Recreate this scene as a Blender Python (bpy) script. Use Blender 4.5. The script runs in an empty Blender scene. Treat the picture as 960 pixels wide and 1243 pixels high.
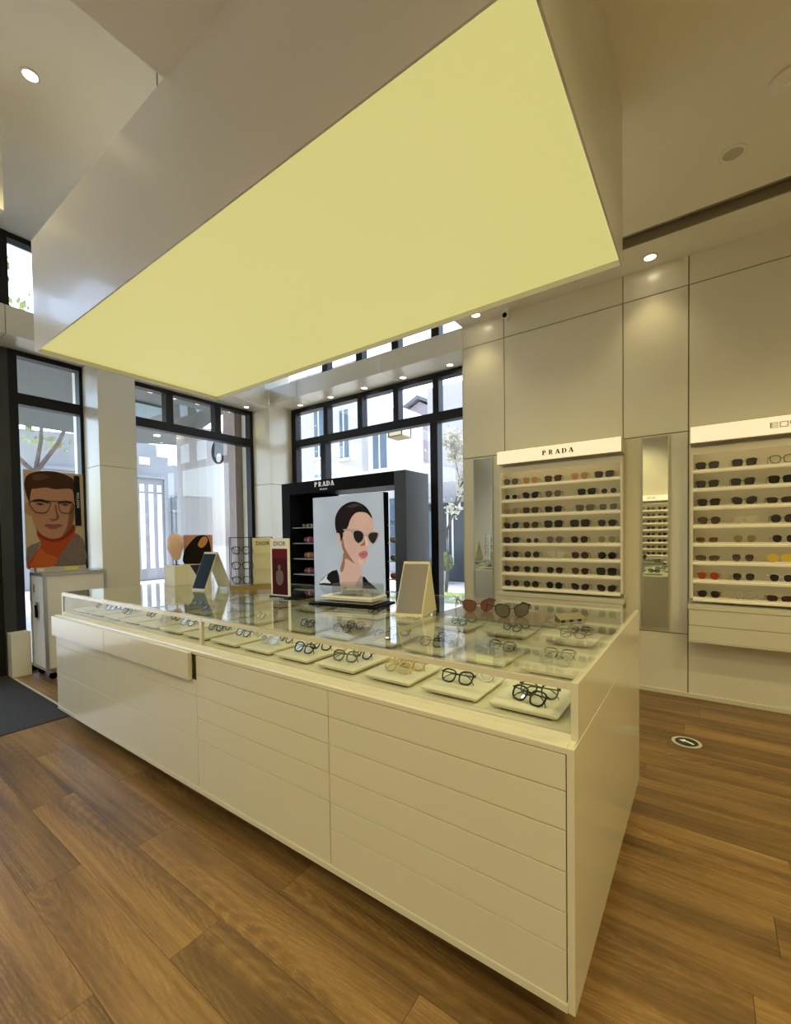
import bpy, bmesh, math, random
from math import sin, cos, pi, radians
from mathutils import Vector, Matrix
random.seed(7)
scene = bpy.context.scene
col = scene.collection
# ------------------------------------------------------------------ camera
YAW, PITCH, ROLL = .6189, -.0251, -.0146
fw = Vector((-sin(YAW), cos(YAW), 0)); rt = Vector((cos(YAW), sin(YAW), 0)); up = Vector((0, 0, 1))
fw, up = fw*cos(PITCH) + up*sin(PITCH), up*cos(PITCH) - fw*sin(PITCH)
rt, up = rt*cos(ROLL) + up*sin(ROLL), up*cos(ROLL) - rt*sin(ROLL)
cam_data = bpy.data.cameras.new('camera')
cam = bpy.data.objects.new('camera', cam_data); col.objects.link(cam)
cam.matrix_world = Matrix(((rt.x, up.x, -fw.x, 0), (rt.y, up.y, -fw.y, 0), (rt.z, up.z, -fw.z, 1.45), (0, 0, 0, 1)))
cam_data.sensor_fit = 'HORIZONTAL'; cam_data.sensor_width = 36
cam_data.lens = 36*527.8/960
cam_data.shift_y = (662.85 - 621.5)/960
cam_data.clip_start = .02
scene.camera = cam
# ------------------------------------------------------------------ sky, sun, exposure
world = bpy.data.worlds.new('world'); scene.world = world; world.use_nodes = True
wn = world.node_tree.nodes; wl = world.node_tree.links
sky = wn.new('ShaderNodeTexSky'); sky.sky_type = 'NISHITA'; sky.sun_disc = False
sky.sun_elevation = radians(68); sky.sun_rotation = radians(-18); sky.air_density = 1.0; sky.dust_density = 2.5
hsv = wn.new('ShaderNodeHueSaturation'); hsv.inputs['Saturation'].default_value = .85
wl.new(sky.outputs[0], hsv.inputs['Color']); wl.new(hsv.outputs[0], wn['Background'].inputs[0]); wn['Background'].inputs[1].default_value = .95
sun_d = bpy.data.lights.new('sun', 'SUN'); sun_d.energy = 3.0; sun_d.angle = radians(1.0); sun_d.color = (1, .95, .86)
sun = bpy.data.objects.new('sun', sun_d); col.objects.link(sun)
sun.rotation_euler = Vector((.10, -.30, -.95)).to_track_quat('-Z', 'Y').to_euler(); sun.location = (-3, 9, 14)
vs = scene.view_settings
vs.view_transform = 'Standard'; vs.look = 'None'; vs.gamma = 1; vs.use_curve_mapping = False; vs.exposure = 0.14
SPOT_W = 95.0            # one downlight
PANEL = .51              # luminous canopy sheet
WARM = (1.0, .84, .43)
try:
    scene.cycles.use_denoising = True
    scene.cycles.max_bounces = 10; scene.cycles.transparent_max_bounces = 24
    scene.cycles.diffuse_bounces = 5; scene.cycles.sample_clamp_indirect = 6
    scene.cycles.caustics_reflective = False; scene.cycles.caustics_refractive = False
except Exception:
    pass

# ------------------------------------------------------------------ helpers
def mat(name, c, rough=.5, metal=0, emit=None, es=0, noise=0, nscale=6, spec=.5, coat=0, stretch=None, bump=0):
    m = bpy.data.materials.new(name); m.use_nodes = True
    nt = m.node_tree; b = nt.nodes['Principled BSDF']
    b.inputs['Base Color'].default_value = (*c, 1)
    b.inputs['Roughness'].default_value = rough; b.inputs['Metallic'].default_value = metal
    b.inputs['Specular IOR Level'].default_value = spec; b.inputs['Coat Weight'].default_value = coat
    if coat: b.inputs['Coat Roughness'].default_value = .08
    if emit:
        b.inputs['Emission Color'].default_value = (*emit, 1); b.inputs['Emission Strength'].default_value = es
    if noise:
        tc = nt.nodes.new('ShaderNodeTexCoord'); mp = nt.nodes.new('ShaderNodeMapping')
        mp.inputs['Scale'].default_value = stretch or (1, 1, 1)
        n = nt.nodes.new('ShaderNodeTexNoise'); n.inputs['Scale'].default_value = nscale; n.inputs['Detail'].default_value = 4
        r = nt.nodes.new('ShaderNodeValToRGB')
        r.color_ramp.elements[0].position = .3; r.color_ramp.elements[1].position = .7
        r.color_ramp.elements[0].color = (*[max(0, v*(1 - noise)) for v in c], 1)
        r.color_ramp.elements[1].color = (*[min(1, v*(1 + noise)) for v in c], 1)
        L = nt.links
        L.new(tc.outputs['Object'], mp.inputs[0]); L.new(mp.outputs[0], n.inputs['Vector'])
        L.new(n.outputs[0], r.inputs[0]); L.new(r.outputs[0], b.inputs['Base Color'])
        if bump:
            bp = nt.nodes.new('ShaderNodeBump'); bp.inputs['Strength'].default_value = bump; bp.inputs['Distance'].default_value = .01
            L.new(n.outputs[0], bp.inputs['Height']); L.new(bp.outputs[0], b.inputs['Normal'])
    return m

def glass(name, tint=(1, 1, 1), gloss=1.0, ior=1.5, rough=0.0):
    m = bpy.data.materials.new(name); m.use_nodes = True
    nt = m.node_tree; nt.nodes.remove(nt.nodes['Principled BSDF'])
    out = nt.nodes['Material Output']
    t = nt.nodes.new('ShaderNodeBsdfTransparent'); t.inputs[0].default_value = (*tint, 1)
    g = nt.nodes.new('ShaderNodeBsdfGlossy'); g.inputs['Roughness'].default_value = rough
    g.inputs['Color'].default_value = (gloss, gloss, gloss, 1)
    f = nt.nodes.new('ShaderNodeLayerWeight'); f.inputs[0].default_value = .5      # same on both faces of a sheet
    pw = nt.nodes.new('ShaderNodeMath'); pw.operation = 'POWER'; pw.inputs[1].default_value = 5
    mr = nt.nodes.new('ShaderNodeMapRange'); mr.inputs[3].default_value = ((ior - 1)/(ior + 1))**2; mr.inputs[4].default_value = 1
    nt.links.new(f.outputs['Facing'], pw.inputs[0]); nt.links.new(pw.outputs[0], mr.inputs[0])
    mx = nt.nodes.new('ShaderNodeMixShader')
    nt.links.new(mr.outputs[0], mx.inputs[0]); nt.links.new(t.outputs[0], mx.inputs[1]); nt.links.new(g.outputs[0], mx.inputs[2])
    nt.links.new(mx.outputs[0], out.inputs[0])
    return m

def lensmat(name, c, alpha, rough=.08):
    m = mat(name, c, rough, spec=.6)
    m.node_tree.nodes['Principled BSDF'].inputs['Alpha'].default_value = alpha
    return m

ORIG = {}
class MB:
    def __init__(s): s.v = []; s.f = []; s.mi = []; s.k = 0
    def face(s, pts, k=None):
        b = len(s.v); s.v += [tuple(p) for p in pts]; s.f.append(tuple(range(b, b + len(pts)))); s.mi.append(s.k if k is None else k); return s
    def box(s, x0, x1, y0, y1, z0, z1):
        b = len(s.v)
        s.v += [(x, y, z) for z in (z0, z1) for (x, y) in ((x0, y0), (x1, y0), (x1, y1), (x0, y1))]
        s.f += [tuple(b + i for i in q) for q in ((0, 3, 2, 1), (4, 5, 6, 7), (0, 1, 5, 4), (1, 2, 6, 5), (2, 3, 7, 6), (3, 0, 4, 7))]
        s.mi += [s.k]*6; return s
    def hexa(s, a, b_):          # two matching 4-point loops
        return s.loft([a, b_])
    def loft(s, loops, cap=True, closed=True):
        b = len(s.v); n = len(loops[0])
        for lp in loops: s.v += [tuple(p) for p in lp]
        for i in range(len(loops) - 1):
            for j in range(n if closed else n - 1):
                k = (j + 1) % n
                s.f.append((b + i*n + j, b + i*n + k, b + (i + 1)*n + k, b + (i + 1)*n + j)); s.mi.append(s.k)
        if cap:
            s.f.append(tuple(b + j for j in reversed(range(n)))); s.mi.append(s.k)
            s.f.append(tuple(b + (len(loops) - 1)*n + j for j in range(n))); s.mi.append(s.k)
        return s
    def prism(s, poly, axis, a, b_):    # poly of 2-D points, extruded along axis
        def P(p, w):
            if axis == 'x': return (w, p[0], p[1])
            if axis == 'y': return (p[0], w, p[1])
            return (p[0], p[1], w)
        return s.loft([[P(p, a) for p in poly], [P(p, b_) for p in poly]])
    def tube(s, pts, r, n=8, cap=True):
        pts = [Vector(p) for p in pts]; R = r if isinstance(r, (list, tuple)) else [r]*len(pts); loops = []
        for i, p in enumerate(pts):
            d = (pts[min(i + 1, len(pts) - 1)] - pts[max(i - 1, 0)]).normalized()
            u = d.cross(Vector((0, 0, 1)))
            if u.length < 1e-3: u = d.cross(Vector((1, 0, 0)))
            u.normalize(); w = d.cross(u)
            loops.append([p + u*cos(2*pi*k/n)*R[i] + w*sin(2*pi*k/n)*R[i] for k in range(n)])
        return s.loft(loops, cap)
    def lathe(s, prof, c, n=20, cap=True):
        return s.loft([[(c[0] + r*cos(2*pi*k/n), c[1] + r*sin(2*pi*k/n), c[2] + z) for k in range(n)] for r, z in prof], cap)
    def strip(s, outer, inner, k=None):  # planar ring
        n = len(outer)
        for i in range(n):
            j = (i + 1) % n; s.face([outer[i], outer[j], inner[j], inner[i]], k)
        return s
    def mesh(s, name, mats, smooth=False, org=(0, 0, 0), bevel=0):
        me = bpy.data.meshes.new(name)
        me.from_pydata([(x - org[0], y - org[1], z - org[2]) for x, y, z in s.v], [], s.f)
        for m in (mats if isinstance(mats, (list, tuple)) else [mats]): me.materials.append(m)
        for p, k in zip(me.polygons, s.mi): p.material_index = k
        bm = bmesh.new(); bm.from_mesh(me)
        if bevel:
            bmesh.ops.bevel(bm, geom=[e for e in bm.edges if len(e.link_faces) == 2 and e.calc_face_angle(0) > .6], offset=bevel, segments=2, affect='EDGES', profile=.5)
        bmesh.ops.recalc_face_normals(bm, faces=bm.faces)
        bm.to_mesh(me); bm.free()
        if smooth:
            for p in me.polygons: p.use_smooth = True
        me.update(); return me
    def build(s, name, mats, parent=None, smooth=False, bevel=0, local=False):
        if parent is not None and not local: org = ORIG.get(parent.name, (0, 0, 0))
        elif parent is None and not local:
            xs, ys, zs = zip(*s.v); org = ((min(xs) + max(xs))/2, (min(ys) + max(ys))/2, min(zs))
        else: org = (0, 0, 0)
        o = bpy.data.objects.new(name, s.mesh(name, mats, smooth, org, bevel)); col.objects.link(o)
        if parent is not None:
            o.parent = parent
            ORIG[o.name] = org
        elif not local:
            o.location = org; ORIG[o.name] = org
        return o

def tag(o, label=None, cat=None, group=None, kind=None):
    if label: o['label'] = label
    if cat: o['category'] = cat
    if group: o['group'] = group
    if kind: o['kind'] = kind
    return o
def thing(name, label, cat, loc=(0, 0, 0), rz=0, group=None, kind=None, rx=0):
    o = bpy.data.objects.new(name, None); col.objects.link(o); o.empty_display_size = .05
    o.location = loc; o.rotation_euler = (rx, 0, rz); ORIG[o.name] = tuple(loc)
    return tag(o, label, cat, group, kind)
def share(name, me, parent, loc=(0, 0, 0), m=None):
    o = bpy.data.objects.new(name, me); col.objects.link(o); o.parent = parent; o.location = loc
    if m is not None:
        o.material_slots[0].link = 'OBJECT'; o.material_slots[0].material = m
    return o
def smoothloop(pts, sub=5):
    n = len(pts); out = []
    for i in range(n):
        p0, p1, p2, p3 = (Vector(pts[(i + k - 1) % n]) for k in range(4))
        for t in range(sub):
            t /= sub
            out.append(tuple(.5*((2*p1) + (p2 - p0)*t + (2*p0 - 5*p1 + 4*p2 - p3)*t*t + (3*p1 - p0 - 3*p2 + p3)*t**3)))
    return out
def text_mesh(body, size, m, extrude=.0015, spacing=1.0, sx=1.0):
    cu = bpy.data.curves.new('lettering', 'FONT'); cu.body = body; cu.size = size; cu.align_x = 'CENTER'; cu.align_y = 'CENTER'
    cu.extrude = extrude; cu.space_character = spacing; cu.resolution_u = 3
    ob = bpy.data.objects.new('lettering', cu); col.objects.link(ob)
    me = bpy.data.meshes.new_from_object(ob.evaluated_get(bpy.context.evaluated_depsgraph_get()))
    bpy.data.objects.remove(ob); bpy.data.curves.remove(cu)
    for v in me.vertices: v.co.x *= sx
    me.materials.clear(); me.materials.append(m); return me
ORD = ['first', 'second', 'third', 'fourth', 'fifth', 'sixth', 'seventh', 'eighth', 'ninth', 'tenth']

# ------------------------------------------------------------------ materials
M = {}
M['panel'] = mat('cream_lacquer_panel', (.70, .67, .545), .28, noise=.015, nscale=1.5, coat=.15)
M['wallback'] = mat('panel_joint_shadow_board', (.30, .26, .18), .8)
M['ceil'] = mat('ceiling_paint', (.80, .77, .69), .8, noise=.02, nscale=2)
M['canopy'] = mat('canopy_satin_paint', (.66, .64, .58), .30, noise=.015, nscale=2, coat=.25)
M['sheet'] = mat('luminous_stretch_sheet', (.30, .28, .16), .6, emit=(1.0, .92, .33), es=PANEL, noise=.02, nscale=1)
M['lacq'] = mat('counter_cream_lacquer', (.64, .615, .47), .22, noise=.012, nscale=2, coat=.3)
M['lip'] = mat('shelf_lip_lacquer', (.80, .76, .60), .35, noise=.01)
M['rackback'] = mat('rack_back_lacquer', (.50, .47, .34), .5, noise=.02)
M['lacq2'] = mat('rack_cream_lacquer', (.74, .69, .54), .35, noise=.01)
M['dark'] = mat('dark_gap', (.02, .018, .015), .8)
M['frame'] = mat('black_window_frame', (.012, .012, .013), .4, noise=.1, nscale=20, spec=.2)
M['black'] = mat('black_satin_board', (.004, .004, .004), .55, spec=.06, noise=.05)
M['slate'] = mat('slate_black_side', (.022, .024, .027), .45, noise=.05)
M['glass'] = glass('clear_shop_glass', (.97, .985, .98))
M['case'] = glass('case_glass', (.96, .98, .965), 1.0, 1.52)
M['casefront'] = glass('anti_reflective_glass', (.97, .985, .97), .45, 1.2)
M['acryl'] = glass('clear_acrylic', (.90, .92, .91), 1.0, 1.6)
M['mirror'] = mat('mirror_silver', (.82, .85, .80), .02, 1)
M['alu'] = mat('brushed_aluminium', (.55, .55, .53), .35, .9, noise=.05, nscale=30, stretch=(1, 1, .1))
M['white'] = mat('white_laminate', (.80, .80, .76), .4, noise=.01)
M['paper'] = mat('white_card', (.85, .84, .80), .6)
M['lamp'] = mat('downlight_lens', (1, .95, .8), .4, emit=(1, .86, .6), es=14)
M['signlit'] = mat('lit_sign_face', (.9, .85, .7), .5, emit=(1.0, .82, .55), es=.5)
M['led'] = mat('warm_led_strip', (1, .9, .7), .5, emit=(1, .84, .55), es=3.5)
M['letter'] = mat('bronze_lettering', (.012, .009, .004), .6, spec=.2)
M['letterw'] = mat('white_lettering', (.85, .85, .85), .5, emit=(1, 1, 1), es=.25)
M['mat_floor'] = mat('charcoal_ribbed_mat', (.018, .0175, .016), .85, noise=.5, nscale=14, stretch=(.6, 9, 1), bump=.2)
M['tray'] = mat('cream_tray', (.76, .73, .60), .5, noise=.02, nscale=12)
M['stone'] = mat('pale_stone', (.27, .28, .29), .8, noise=.12, nscale=1.2)
M['stone2'] = mat('pale_stone_column', (.47, .46, .45), .75, noise=.06, nscale=.8)
M['stonedark'] = mat('grey_stone_dark', (.16, .17, .19), .8, noise=.1)
M['render'] = mat('beige_render_wall', (.52, .48, .45), .85, noise=.05, nscale=1)
M['taupe'] = mat('taupe_render_wall', (.36, .31, .33), .85, noise=.06, nscale=1)
M['brown'] = mat('brown_stone_jamb', (.36, .29, .27), .7, noise=.06)
M['pave'] = mat('outdoor_paving', (.60, .57, .53), .85, noise=.08, nscale=3)
M['grass'] = mat('lawn_green', (.25, .33, .06), .9, noise=.35, nscale=8)
M['leaf'] = mat('spring_leaf', (.28, .34, .12), .7, noise=.2, nscale=3)
M['blossom'] = mat('pale_blossom', (.62, .60, .52), .8, noise=.15, nscale=3)
M['bark'] = mat('grey_bark', (.12, .10, .08), .9, noise=.3, nscale=10, bump=.3)
M['winglass'] = mat('far_window_glass', (.10, .14, .18), .12)
M['white_out'] = mat('white_outdoor_paint', (.85, .86, .88), .6)

def wood():
    m = bpy.data.materials.new('oak_plank'); m.use_nodes = True; nt = m.node_tree; L = nt.links; b = nt.nodes['Principled BSDF']
    N = lambda t, **k: nt.nodes.new(t)
    def math_(op, a, c):
        q = N('ShaderNodeMath'); q.operation = op
        for i, v in enumerate((a, c)):
            if isinstance(v, (int, float)): q.inputs[i].default_value = v
            else: L.new(v, q.inputs[i])
        return q.outputs[0]
    tc = N('ShaderNodeTexCoord'); oi = N('ShaderNodeObjectInfo'); R1 = oi.outputs['Random']
    R2 = math_('FRACT', math_('MULTIPLY', R1, 17.31), 0); R3 = math_('FRACT', math_('MULTIPLY', R1, 51.7), 0)
    sp = N('ShaderNodeSeparateXYZ'); L.new(tc.outputs['Object'], sp.inputs[0])
    far = N('ShaderNodeCombineXYZ'); L.new(math_('ADD', sp.outputs[0], math_('MULTIPLY', R1, 40)), far.inputs[0]); L.new(math_('ADD', sp.outputs[1], math_('MULTIPLY', R2, 40)), far.inputs[1])
    near = N('ShaderNodeCombineXYZ')
    L.new(math_('MULTIPLY', math_('ADD', sp.outputs[0], math_('SUBTRACT', math_('MULTIPLY', R2, 2.4), 1.2)), .11), near.inputs[0])
    L.new(math_('ADD', sp.outputs[1], math_('SUBTRACT', math_('MULTIPLY', R3, .20), .10)), near.inputs[1]); L.new(math_('MULTIPLY', R1, 9), near.inputs[2])
    def noise(scale, st, det=4, dist=0):
        mp = N('ShaderNodeMapping'); mp.inputs['Scale'].default_value = st; L.new(far.outputs[0], mp.inputs[0])
        n = N('ShaderNodeTexNoise'); n.inputs['Scale'].default_value = scale; n.inputs['Detail'].default_value = det; n.inputs['Distortion'].default_value = dist
        L.new(mp.outputs[0], n.inputs['Vector']); return n.outputs[0]
    big = noise(.9, (.8, 7, 1), 3, .5); fine = noise(3, (5, 120, 1), 3); med = noise(1.6, (.7, 26, 1), 4, .8)
    wv = N('ShaderNodeTexWave'); wv.wave_type = 'RINGS'; wv.rings_direction = 'Z'; wv.inputs['Scale'].default_value = 30; wv.inputs['Distortion'].default_value = 5; wv.inputs['Detail'].default_value = 3; wv.inputs['Detail Scale'].default_value = 10
    L.new(near.outputs[0], wv.inputs['Vector'])
    line = math_('MULTIPLY', math_('POWER', wv.outputs[1], 5), math_('MAXIMUM', math_('SUBTRACT', math_('MULTIPLY', noise(1.1, (1.3, 6, 1), 2), 2.4), .85), 0))
    t = math_('ADD', math_('MULTIPLY', big, .52), math_('ADD', math_('MULTIPLY', med, .34), math_('ADD', math_('MULTIPLY', fine, .20), math_('MULTIPLY', line, .16))))
    r = N('ShaderNodeValToRGB'); e = r.color_ramp.elements
    e[0].position = .36; e[0].color = (.062, .037, .016, 1); e[1].position = .74; e[1].color = (.340, .220, .104, 1)
    q = r.color_ramp.elements.new(.53); q.color = (.172, .104, .045, 1)
    L.new(t, r.inputs[0])
    hs = N('ShaderNodeHueSaturation'); mr = N('ShaderNodeMapRange'); mr.inputs[3].default_value = .82; mr.inputs[4].default_value = 1.18; L.new(R1, mr.inputs[0])
    hs.inputs['Saturation'].default_value = 1.12
    L.new(mr.outputs[0], hs.inputs['Value']); L.new(r.outputs[0], hs.inputs['Color']); L.new(hs.outputs[0], b.inputs['Base Color'])
    b.inputs['Roughness'].default_value = .40
    bp = N('ShaderNodeBump'); bp.inputs['Strength'].default_value = .10; bp.inputs['Distance'].default_value = .004
    L.new(fine, bp.inputs['Height']); L.new(bp.outputs[0], b.inputs['Normal'])
    return m
M['wood'] = wood()

# ------------------------------------------------------------------ room geometry
W, LX, G, GX = 4.54, -5.67, 5.04, -6.15     # display wall plane, far wall plane, window planes
YB, XR = -3.0, 3.6                          # wall behind, wall right of the camera
ZC, ZH = 3.80, 4.76                         # low and high ceilings
XS = -2.26                                  # step between them

# floor slab and planks
fl = thing('floor', 'brown oak plank floor of the shop', 'floor', (0, 0, 0), kind='structure')
MB().box(GX - .1, XR, YB, G + .1, -.08, -.012).build('subfloor', mat('subfloor', (.05, .03, .015), .9), fl)
PW, PL = .197, 1.45
plank = {}
row = 0; y = 0.530 - 18*PW
while y < G:
    x = -5.95 + (row*0.53 % 1.0)*PL - PL
    while x < XR:
        x0, x1 = max(x, GX - .05), min(x + PL, XR); y1 = min(y + PW, G + .05)
        inview = y > -1.1 or x < -9
        if x1 - x0 > .05 and y1 - y > .02 and y > YB - .1:
            L_ = round(x1 - x0, 3)
            key = (L_, round(y1 - y, 3))
            if key not in plank:
                plank[key] = MB().box(-L_/2 + .0007, L_/2 - .0007, -(y1 - y)/2 + .0006, (y1 - y)/2 - .0006, -.012, 0).mesh('plank', M['wood'])
            share('plank', plank[key], fl, ((x0 + x1)/2, (y + y1)/2, 0))
        x += PL
    y += PW; row += 1

# display wall (parallel to the counter): recessed board behind separate panels
wr = thing('wall_right', 'cream panelled wall carrying the two sunglasses racks', 'wall', (0, W, 0), kind='structure')
MB().box(XS, XR, W + .016, W + .22, 0, ZC).build('backing_board', M['wallback'], wr)
cols_x = [XS, -1.765, -.623, -.119, 1.10, 1.62, 2.80, XR]
for a, b in zip(cols_x[:-1], cols_x[1:]):
    narrow = b - a < .6
    rows_z = [(.0, .548), (.548, 2.31)] if narrow else [(.0, .548), (.548, 2.31)]
    for z0, z1 in rows_z + [(2.31, 3.55), (3.55, ZC)]:
        MB().box(a + .0045, b - .0045, W, W + .016, z0 + .0045, z1 - (.0045 if z1 < ZC else 0)).build('panel', M['panel'], wr)
# end return of that wall beside the window
MB().box(XS - .004, XS, W, G + .1, 0, ZC).build('panel', M['panel'], wr)
MB().box(XS - .004, XS + .2, W + .2, G + .1, 0, 4.9).build('end_return', M['panel'], wr)
bb = MB().box(XS, XR, W - .012, W, 0, .035).build('baseboard_right', M['lacq'])
tag(bb, 'low cream skirting along the foot of the panelled wall', 'baseboard', kind='structure')

# ceilings
cl = MB()
cl.box(XS, XR, YB, 3.945, ZC, ZC + .12); cl.box(XS, XR, 4.125, G, ZC, ZC + .12)
cl.box(XS, XS + .05, YB, G, ZC + .12, ZH + .1)
c = cl.build('ceiling', M['ceil']); tag(c, 'lower cream ceiling over the counter and racks', 'ceiling', kind='structure')
slot = thing('trim_1', 'dark linear slot recessed in the ceiling before the panelled wall', 'ceiling slot', (0, 4.03, ZC), kind='structure')
MB().box(XS, XR, 3.945, 4.125, ZC + .07, ZC + .12).build('slot_back', mat('slot_grey', (.17, .15, .11), .6), slot)
for k in range(2):
    MB().box(XS, XR, 3.945 + k*.165, 3.96 + k*.165, ZC - .003, ZC + .07).build('slot_edge', mat('slot_trim', (.28, .25, .18), .5), slot)
MB().box(GX - .2, XS, YB, G + .25, ZH, ZH + .12).build('ceiling', M['ceil'])
tag(bpy.data.objects['ceiling.001'], 'higher grey ceiling over the window side', 'ceiling', kind='structure')

# bulkheads round the windows (fascia + soffit), with panel joints
tr = thing('trim_2', 'cream bulkhead with downlights along the street window', 'bulkhead', (-4, W, 3.56), kind='structure')
for a, b in ((LX, -5.02), (-5.02, -3.42), (-3.42, XS)):
    MB().box(a + .003, b - .003, W, W + .02, 3.56, ZC).build('fascia_panel', M['panel'], tr)
    MB().box(a + .003, b - .003, W + .002, G, 3.555, 3.575).build('soffit_panel', M['panel'], tr)
MB().box(LX, XS, W + .02, G, 3.575, ZC - .01).build('core', M['wallback'], tr)
tr = thing('trim_3', 'cream bulkhead over the entrance windows', 'bulkhead', (LX, 2, 3.50), kind='structure')
for a, b in ((YB, -1.0), (-1.0, 1.335), (1.335, 3.0), (3.0, W)):
    MB().box(LX - .02, LX, a + .003, b - .003, 3.52, ZC).build('fascia_panel', M['panel'], tr)
    MB().box(GX, LX - .002, a + .003, b - .003, 3.515, 3.535).build('soffit_panel', M['panel'], tr)
MB().box(GX, LX - .02, YB, W, 3.535, ZC - .01).build('core', M['wallback'], tr)

# far (entrance) wall: pillars between windows
wlft = thing('wall_left', 'cream far wall with pillars between the entrance windows', 'wall', (LX, 3, 0), kind='structure')
def pillar(y0, y1, xa=GX - .25):
    for z0, z1 in ((0, 2.30), (2.306, 3.516)):
        MB().box(xa, LX, y0, y1, z0, z1).build('pillar_panel', M['panel'], wlft)
    MB().box(xa, LX, y0, y1, ZC, ZH).build('pillar_panel', M['panel'], wlft)
pillar(2.125, 2.53)
for z0, z1 in ((0, 2.30), (2.306, 3.556)):      # corner column
    MB().box(GX - .25, LX, W, G + .02, z0, z1).build('pillar_panel', M['panel'], wlft)
MB().box(GX - .25, LX - .1, W, G + .02, ZC, ZH).build('pillar_panel', M['panel'], wlft)
MB().box(GX - .25, GX + .02, YB, -2.2, 0, ZH).build('side_wall', M['panel'], wlft)
MB().box(-5.7, -4.52, .55, 1.08, 4.06, ZH).build('ceiling_bulkhead', M['ceil'], wlft)

# walls behind the camera
wb = MB().box(GX - .2, XR + .1, YB - .15, YB, 0, ZH).build('wall_back', M['panel']); tag(wb, 'cream wall behind the camera', 'wall', kind='structure')
wf = MB().box(XR, XR + .15, YB, W + .2, 0, ZC).build('wall_front', M['panel']); tag(wf, 'cream side wall past the second rack', 'wall', kind='structure')

# windows -----------------------------------------------------------
def window_y(name, label, x_edges, z0, z1, zt, y, mull_w=.10):
    t = thing(name, label, 'window', ((x_edges[0] + x_edges[-1])/2, y, z0), kind='structure')
    fr = MB(); h = .05
    for xe in (x_edges[0], x_edges[-1]): fr.box(xe - h, xe + h, y - .06, y + .06, z0, z1)
    fr.box(x_edges[0] + h, x_edges[-1] - h, y - .06, y + .06, z1 - .07, z1); fr.box(x_edges[0] + h, x_edges[-1] - h, y - .06, y + .06, z0, z0 + .08)
    fr.build('window_frame', M['frame'], t)
    return t
w3 = window_y('window_1', 'tall black framed street window beside the panelled wall', [-5.60, -2.18], 0, 3.555, 2.98, G)
MB().box(-5.55, -2.23, G - .06, G + .06, 2.925, 3.045).build('transom', M['frame'], w3)
up_e = [-5.55, -4.86, -4.16, -3.51, -2.87, -2.23]
for xm in up_e[1:-1]: MB().box(xm - .045, xm + .045, G - .06, G + .06, 3.045, 3.486).build('mullion', M['frame'], w3)
lo_e = [-5.55, -4.92, -2.90, -2.23]
for xm in lo_e[1:-1]: MB().box(xm - .055, xm + .055, G - .07, G + .06, .08, 2.925).build('mullion', M['frame'], w3)
for a, b in zip(up_e[:-1], up_e[1:]): MB().box(a + .04, b - .04, G - .004, G + .004, 3.04, 3.49).build('pane', M['glass'], w3)
for a, b in zip(lo_e[:-1], lo_e[1:]): MB().box(a + .05, b - .05, G - .004, G + .004, .07, 2.93).build('pane', M['glass'], w3)
w4 = thing('window_2', 'high strip window above the street bulkhead', 'window', (-3.9, G, ZC), kind='structure')
fr = MB().box(LX - .1, XS, G - .06, G + .06, ZC - .01, ZC + .05).box(LX - .1, XS, G - .06, G + .06, ZH - .08, ZH)
fr.build('window_frame', M['frame'], w4)
ce = [LX - .1, -4.86, -4.16, -3.51, -2.87, XS]
for xm in ce[1:-1]: MB().box(xm - .06, xm + .06, G - .06, G + .06, ZC + .05, ZH - .08).build('mullion', M['frame'], w4)
for a, b in zip(ce[:-1], ce[1:]): MB().box(a + .03, b - .03, G - .004, G + .004, ZC + .04, ZH - .07).build('pane', M['glass'], w4)

def window_x(name, label, ys, z0, z1, mull_top, zt=(2.94, 3.06), lower=()):
    t = thing(name, label, 'window', (GX, (ys[0] + ys[1])/2, z0), kind='structure'); h = .08
    fr = MB()
    fr.box(GX - .06, GX + .06, ys[0], ys[0] + h, z0, z1).box(GX - .06, GX + .06, ys[1] - h, ys[1], z0, z1)
    fr.box(GX - .06, GX + .06, ys[0] + h, ys[1] - h, z1 - .06, z1).box(GX - .06, GX + .06, ys[0] + h, ys[1] - h, z0, z0 + .07)
    fr.build('window_frame', M['frame'], t)
    if zt: MB().box(GX - .06, GX + .06, ys[0] + h, ys[1] - h, *zt).build('transom', M['frame'], t)
    te = [ys[0] + h, *mull_top, ys[1] - h]
    for m_ in mull_top: MB().box(GX - .06, GX + .06, m_ - .05, m_ + .05, zt[1] if zt else z0 + .07, z1 - .06).build('mullion', M['frame'], t)
    for a, b in zip(te[:-1], te[1:]): MB().box(GX - .004, GX + .004, a, b, zt[1] if zt else z0 + .07, z1 - .06).build('pane', M['glass'], t)
    if zt:
        le = [ys[0] + h, *lower, ys[1] - h]
        for m_ in lower: MB().box(GX - .06, GX + .06, m_ - .05, m_ + .05, z0 + .07, zt[0]).build('mullion', M['frame'], t)
        for a, b in zip(le[:-1], le[1:]): MB().box(GX - .004, GX + .004, a, b, z0 + .07, zt[0]).build('pane', M['glass'], t)
    return t
window_x('window_3', 'black framed window with three top lights between the two pillars', (2.50, 4.56), 0, 3.52, (3.17, 3.91))
window_x('window_4', 'narrow black framed window behind the portrait of a man', (1.437, 2.17), 0, 3.52, ())
window_x('window_5', 'high clerestory window over the entrance bulkhead', (-2.2, 4.56), ZC, ZH, (-.6, .6, 2.2, 2.5, 3.5), None)
dp = thing('door_1', 'black metal entrance door post with side jamb', 'door frame', (-5.98, 1.2, 0), kind='structure')
MB().box(-6.22, -6.085, 1.335, 1.437, 0, 3.51).build('post', mat('black_post_face', (.028, .028, .026), .4, noise=.08), dp)
MB().box(-6.20, -6.10, .98, 1.335, 0, 3.51).build('jamb', M['frame'], dp)
MB().box(-6.22, -6.085, 1.00, 1.47, ZC, ZH).build('upper_post', M['frame'], dp)
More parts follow.
